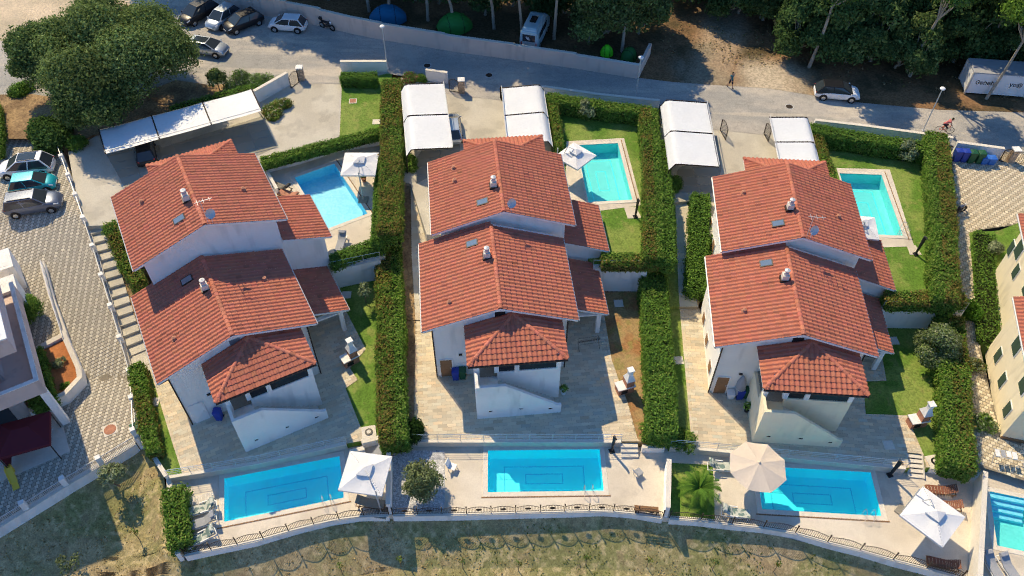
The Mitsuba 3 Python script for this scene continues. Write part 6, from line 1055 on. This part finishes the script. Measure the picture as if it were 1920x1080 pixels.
for j, xx in enumerate(np.arange(-30, 8, 2.7)):
    yw = np.interp(xx, LWn[:, 0], LWn[:, 1]); grove_tree(int(rng.integers(3, 5)), xx + rng.normal(0, .5), yw + 8.6 + rng.uniform(-.8, 1.4), rng.uniform(0, 360), rng.uniform(.75, 1.0), 'low crowned tree behind the tents of the camp grove', 'low crowned trees behind the tents')
wz = lambda q: (q[0], q[1], float(zS(*q)))
tree('oak_tree', 'pale green oak hanging over the right end of the camp wall', *wz((9.2, 77.2)), 201, h=10.5, r=4.0, trunk_h=.9, elow=-.95, nb=48, pal=OAK + [(.10, .125, .06)], dens=40, leaf=.24, lean=.4, blob=.32, bark='m_palebark')
tree('oak_tree', 'pale green oak above the lime tent, left of the dirt track', *wz((13.4, 78.0)), 202, h=10., r=3.6, trunk_h=.8, elow=-.95, nb=44, pal=OAK + [(.10, .125, .06)], dens=40, leaf=.24, blob=.32, bark='m_palebark')
tree('oak_tree', 'oak whose crown hangs between the green tent and the camper van', *wz((-3.0, 81.0)), 203, h=10., r=3.0, trunk_h=1.6, elow=-.9, nb=32, pal=OAK, dens=36, leaf=.25, bark='m_palebark')
tree('forest_tree', 'tall forked pale trunk tree beside the site cabin', *wz((46.61, 67.59)), 204, h=14, r=3.4, trunk_h=6.5, nb=24, pal=GREEN, dens=30, leaf=.24, lean=.8, bark='m_palebark', tr=.13)
for q, sd, lab in (((30.2, 72.4), 206, 'tall pale trunk tree at the verge right of the white car'), ((40.2, 71.2), 208, 'tall pale trunk tree behind the left end of the site cabin')):
    tree('forest_tree', lab, *wz(q), sd, h=13.0, r=2.6, trunk_h=7.0, nb=20, pal=GREEN + DARK, dens=30, leaf=.24, lean=.6, bark='m_palebark', tr=.15)
big = (-38.14, 64.54); zb_ = float(zU(*big))
tree('oak_tree', 'huge round oak beside the street above the long white carport', *(-36.61, 65.26), zb_, 210, h=7.2, r=7.3, trunk_h=2.0, nb=46, pal=OAK, dens=75, leaf=.18, blob=.27, spread=.9, elow=-.7, tr=.3)
tree('oak_tree', 'left half of the big oak clump, hanging over the street', *(-42.84, 66.08), zb_, 211, h=6.2, r=3.7, trunk_h=1.6, nb=26, spread=.88, pal=OAK + DARK, dens=75, leaf=.18, blob=.3, tr=.25)
tree('oak_tree', 'dark lower oak at the foot of the big clump by the carport', *(-36.58, 59.65), zb_, 212, h=5.0, r=3.6, trunk_h=1.2, nb=30, pal=DARK + OAK, dens=75, leaf=.17, blob=.32)
bush('bright green fig bush above the white parked car', *(-41.64, 58.66), zb_ - .1, 2.4, 2.3, 41, [(.06, .12, .03), (.085, .16, .045), (.11, .19, .06)], nb=16, leaf=.2, dens=75)
bush('sunlit shrub at the street edge of the earth bed', *(-46.87, 65.77), zb_, 1.4, 1.3, 42, GREEN, nb=8); bush('low bush in the carport corner of the boundary wall', *(-38.56, 57.71), zb_, 1.2, 1.2, 43, GREEN, nb=8)
tree('young_tree', 'small round tree alone left of the oleanders', *(-28.13, 66.39), float(zU(-20, 0)), 213, h=2.4, r=.95, trunk_h=1.0, nb=10, pal=OAK, dens=120, leaf=.16, blob=.45, tr=.05)
bush('oleander shrub with pale blossom, left of the pair by the street', *(-26.54, 67.04), float(zU(-20, 0)), 1.7, 2.3, 44, OLIVE + GREEN, nb=12, flowers=((.7, .6, .58), 60)); bush('oleander shrub with white blossom, right of the pair by the street', *(-24.33, 67.03), float(zU(-18, 0)), 1.6, 2.0, 45, OLIVE + GREEN, nb=12, flowers=((.75, .72, .7), 120))
bush('flower bed shrub with cream blossom against the white street wall', *(-21.76, 64.24), float(zU(-17, 0)), 1.1, 1.1, 46, GREEN + BROWN, nb=8, flowers=((.72, .66, .5), 60)); bush('flowering cactus and shrub patch on the left driveway', *(-22.29, 63.08), float(zU(-17, 0)), 1.2, .9, 47, GREEN + BROWN, nb=9, flowers=((.75, .68, .52), 90))
bush('reddish pink shrub between the street wall and the left carport of the middle villa', *(-9.95, 68.92), 3.7, 1.1, 1.2, 48, GREEN + [(.25, .10, .08), (.35, .16, .14)], nb=8); bush('green shrub at the street wall above the left carport of the middle villa', *(-8.84, 68.87), 3.7, .8, 1.0, 49, GREEN, nb=6)
bush('loose shrub at the upper end of the slab path by the middle villa', *(-9, 56.15), 3.7, 1.2, 1.4, 50, HEDGE, nb=9); bush('dark shrub at the corner of the left carport of the rightmost villa', *(14.01, 53.96), 3.3, 1.1, 1.3, 51, GREEN, nb=8)
bush('round clipped bush at the top of the steps beside the leftmost villa', *(-32.55, 47.7), 3.9, .85, 1.2, 52, GREEN, nb=8, dens=90); bush('round leafy bush at the lower end of the left garden hedge', *(-7.45, 30.57), T_, 1.35, 1.6, 53, [(.045, .10, .022), (.03, .07, .02)], nb=14, dens=90)
bush('leafy bush at the lower end of the dirt yard', *(9.6, 30.63), T_, .9, 1.2, 54, HEDGE, nb=9, dens=80); bush('leafy bush between the tall hedge and the palm bed', *(12.09, 29.99), T_, 1.1, 1.2, 55, HEDGE, nb=9, dens=80); bush('leafy bush at the lower end of the right hedge', *(30.79, 28.3), T_, 1.3, 1.5, 56, HEDGE, nb=12, dens=80)
bush('bright green shrub spilling over the right hedge', *(35.46, 40.99), 1.4, 1.2, 2.1, 59, [(.08, .19, .02), (.11, .24, .04)], nb=9); bush('spiky shrub at the paved path beside the right hedge', *(34.84, 36.33), 1.2, .8, 1.0, 60, OLIVE + BROWN, nb=6); bush('second spiky shrub at the paved path beside the right hedge', *(33.59, 31.37), 1.0, 1.0, 1.1, 61, OLIVE + HEDGE, nb=7); bush('blue grey shrub in the grass strip by the cream house', *(40.11, 47.67), 2.4, .9, .7, 62, OLIVE, nb=6)
tree('olive_tree', 'young olive tree on the middle upper lawn', *(6.9, 63.17), 3.5, 220, h=1.9, r=.95, trunk_h=.5, nb=14, pal=OLIVE, dens=45, leaf=.17, blob=.4, tr=.05); tree('olive_tree', 'young olive tree on the right upper lawn', *(35.38, 57.97), 3.1, 221, h=1.9, r=1.0, trunk_h=.5, nb=14, pal=OLIVE, dens=45, leaf=.17, blob=.4, tr=.05)
tree('olive_tree', 'large silvery olive tree on the lower lawn of the rightmost villa', *(31.76, 37.19), T_, 222, h=3.2, r=1.75, trunk_h=.6, elow=-.8, nb=34, pal=OLIVE + OAK, dens=85, leaf=.13, blob=.34, tr=.12); tree('olive_tree', 'olive tree in the white pebble bed', *(-6.04, 26.63), .38, 223, h=2.6, r=1.45, trunk_h=.4, elow=-.8, nb=34, pal=[(.24, .29, .12), (.18, .22, .085), (.32, .36, .17)], dens=75, leaf=.12, blob=.34, tr=.1)
tree('young_tree', 'thin pale sapling on the lower lawn of the leftmost villa', *(-11.69, 42.85), T_, 224, h=2.0, r=.85, trunk_h=.7, nb=8, pal=OLIVE, dens=30, leaf=.14, blob=.4, tr=.04); tree('olive_tree', 'small olive tree in the dry field beside the lower left wall', *(-27.2, 27.25), -.2, 225, h=2.0, r=.95, trunk_h=.7, nb=12, pal=OLIVE, dens=60, leaf=.15, blob=.4, tr=.06)
q = (-28.89, 21.77); tree('young_tree', 'pale sapling in the shaded field corner at the lower left', *q, float(zF(*q)), 226, h=1.5, r=.8, trunk_h=.4, nb=7, pal=[(.14, .19, .08), (.2, .24, .12)], dens=40, leaf=.15, blob=.4, tr=.03)
for n, (x, y) in enumerate([(-11.14, 21.55), (-7.32, 22.06), (-3.21, 21.97), (0.48, 21.84), (4.95, 22.24), (8.98, 22.07), (13.28, 21.84), (17.24, 21.63), (-25.07, 23.72)]):
    k = thing('sapling', ('bare sapling stake in the field below the first white parasol', 'bare sapling stake in the field below the pebble bed', 'bare sapling stake in the field left of the middle pool', 'bare sapling stake in the field under the middle pool', 'bare sapling stake in the field right of the middle pool', 'bare sapling stake in the field below the brown bench', 'bare sapling stake in the field below the palm bed', 'bare sapling stake in the field below the round beige parasol', 'dark stake in the field left of the front wall')[n], 'sapling'); z = float(zF(x, y)); rg = np.random.default_rng(n)
    part(k, 'stem', B().tube([(x, y, z - .1), (x + .02, y, z + .7), (x - .03 + .05 * rg.normal(), y, z + 1.35)], [.03, .024, .012], 6), 'm_bark'); v, f, c = crown(rg, [((x, y, z + 1.3), .22), ((x + .1, y, z + 1.05), .16)], 60, .12, OAK + BROWN); part(k, 'leaves', (v, f), 'm_leaf', color=c)
def palm(label, x, y, z, seed, n=26, R=1.7):
    k = thing('palm', label, 'palm'); rng = np.random.default_rng(seed); part(k, 'trunk', B().lathe([(.26, -.1), (.24, .5), (.18, .9), (.05, 1.0)], x, y, z, 9), 'm_bark', smooth=40)
    for i in range(n):
        a = i * 2.4 + rng.normal(0, .1); el = 1.25 - 1.0 * (i / n) + rng.normal(0, .06); Lf = R * rng.uniform(.85, 1.1); ts = np.linspace(0, 1, 12); th = el - 1.35 * ts ** 1.4; r = np.cumsum(np.cos(th)) * Lf / 12; h = np.cumsum(np.sin(th)) * Lf / 12; d = np.array([math.cos(a), math.sin(a), 0]); sd = np.array([-d[1], d[0], 0])
        ctr = np.array([x, y, z + 1.0]) + r[:, None] * d + h[:, None] * [0, 0, 1.]; b = B(); col = np.clip(np.array((.11, .22, .035)) * rng.uniform(.75, 1.45), 0, .6); b.tube(ctr, np.linspace(.025, .006, 12), 4, col)
        for j in range(1, 12):
            for q in np.linspace(0, .66, 3):
                c0 = ctr[j] * (1 - q) + ctr[j - 1] * q; ln = .42 * math.sin(math.pi * min(1, .25 + .72 * j / 12)) 
                for s in (-1, 1): tip = c0 + sd * s * ln * .85 + d * ln * .5 - [0, 0, ln * .3]; b.quad(c0 + d * .02, tip, c0 - d * .02, c=col * rng.uniform(.85, 1.15))
        part(k, 'frond', b, 'm_leaf')
palm('bushy green palm in the lawn bed beside the middle dividing wall', *(12.58, 26.22), .36, 5)
# grass and dry tufts over the field: nobody could count them
rng = np.random.default_rng(9); FP = Polygon(fe + [(40., 12.), (-50., 12.)]); x0, y0, x1, y1 = FP.bounds; n = 30000
p = np.column_stack([rng.uniform(x0, x1, n), rng.uniform(y0, y1, n)]); p = p[shapely.contains_xy(FP, p[:, 0], p[:, 1])]; dn = meshkit.fbm(np.column_stack([p * .7, p[:, :1] * 0]), 3, 8); gr = meshkit.fbm(np.column_stack([p * .35, p[:, :1] * 0 + 3]), 3, 2) + .012 * (p[:, 0] - 2); p, gr = p[dn > .42], gr[dn > .42]
cols = np.where((gr > .56)[:, None], tint(rng, len(p), [(.15, .19, .045), (.21, .235, .07), (.12, .16, .04)]), tint(rng, len(p), [(.42, .32, .15), (.50, .39, .19), (.34, .26, .12)]))
v, f, c = leaf_cards(rng, np.column_stack([p, zF(p[:, 0], p[:, 1]) + .03]), np.tile([.3, .2, .8], (len(p), 1)), .10, cols, tilt=1.0); k = numbered('field_grass'); labels[k] = {'kind': 'stuff', 'label': 'dry and green grass tufts over the sloping field', 'category': 'grass'}; put(k, (v, f), 'm_leaf', color=c)
# leaf litter, stones and low scrub on the forest edge
n = 5000; p = np.column_stack([rng.uniform(14, 62, n), rng.uniform(63, 80, n)]); keep = meshkit.fbm(np.column_stack([p * .5, p[:, :1] * 0]), 3, 4) > .5; edge = np.interp(p[:, 0], [12.5, 20, 30, 40, 47, 54, 62], [73.3, 72.2, 70.6, 68.0, 66.9, 66.2, 65.4]); p = p[keep & (p[:, 1] > edge + .6)]
v, f, c = leaf_cards(rng, np.column_stack([p, zS(p[:, 0], p[:, 1]) + .18]), np.tile([0, -.3, .8], (len(p), 1)), .16, tint(rng, len(p), [(.26, .21, .12), (.34, .27, .16), (.17, .18, .08)]), tilt=.9); k = numbered('forest_scrub'); labels[k] = {'kind': 'stuff', 'label': 'dry scrub and leaf litter along the forest edge', 'category': 'scrub'}; put(k, (v, f), 'm_leaf', color=c)
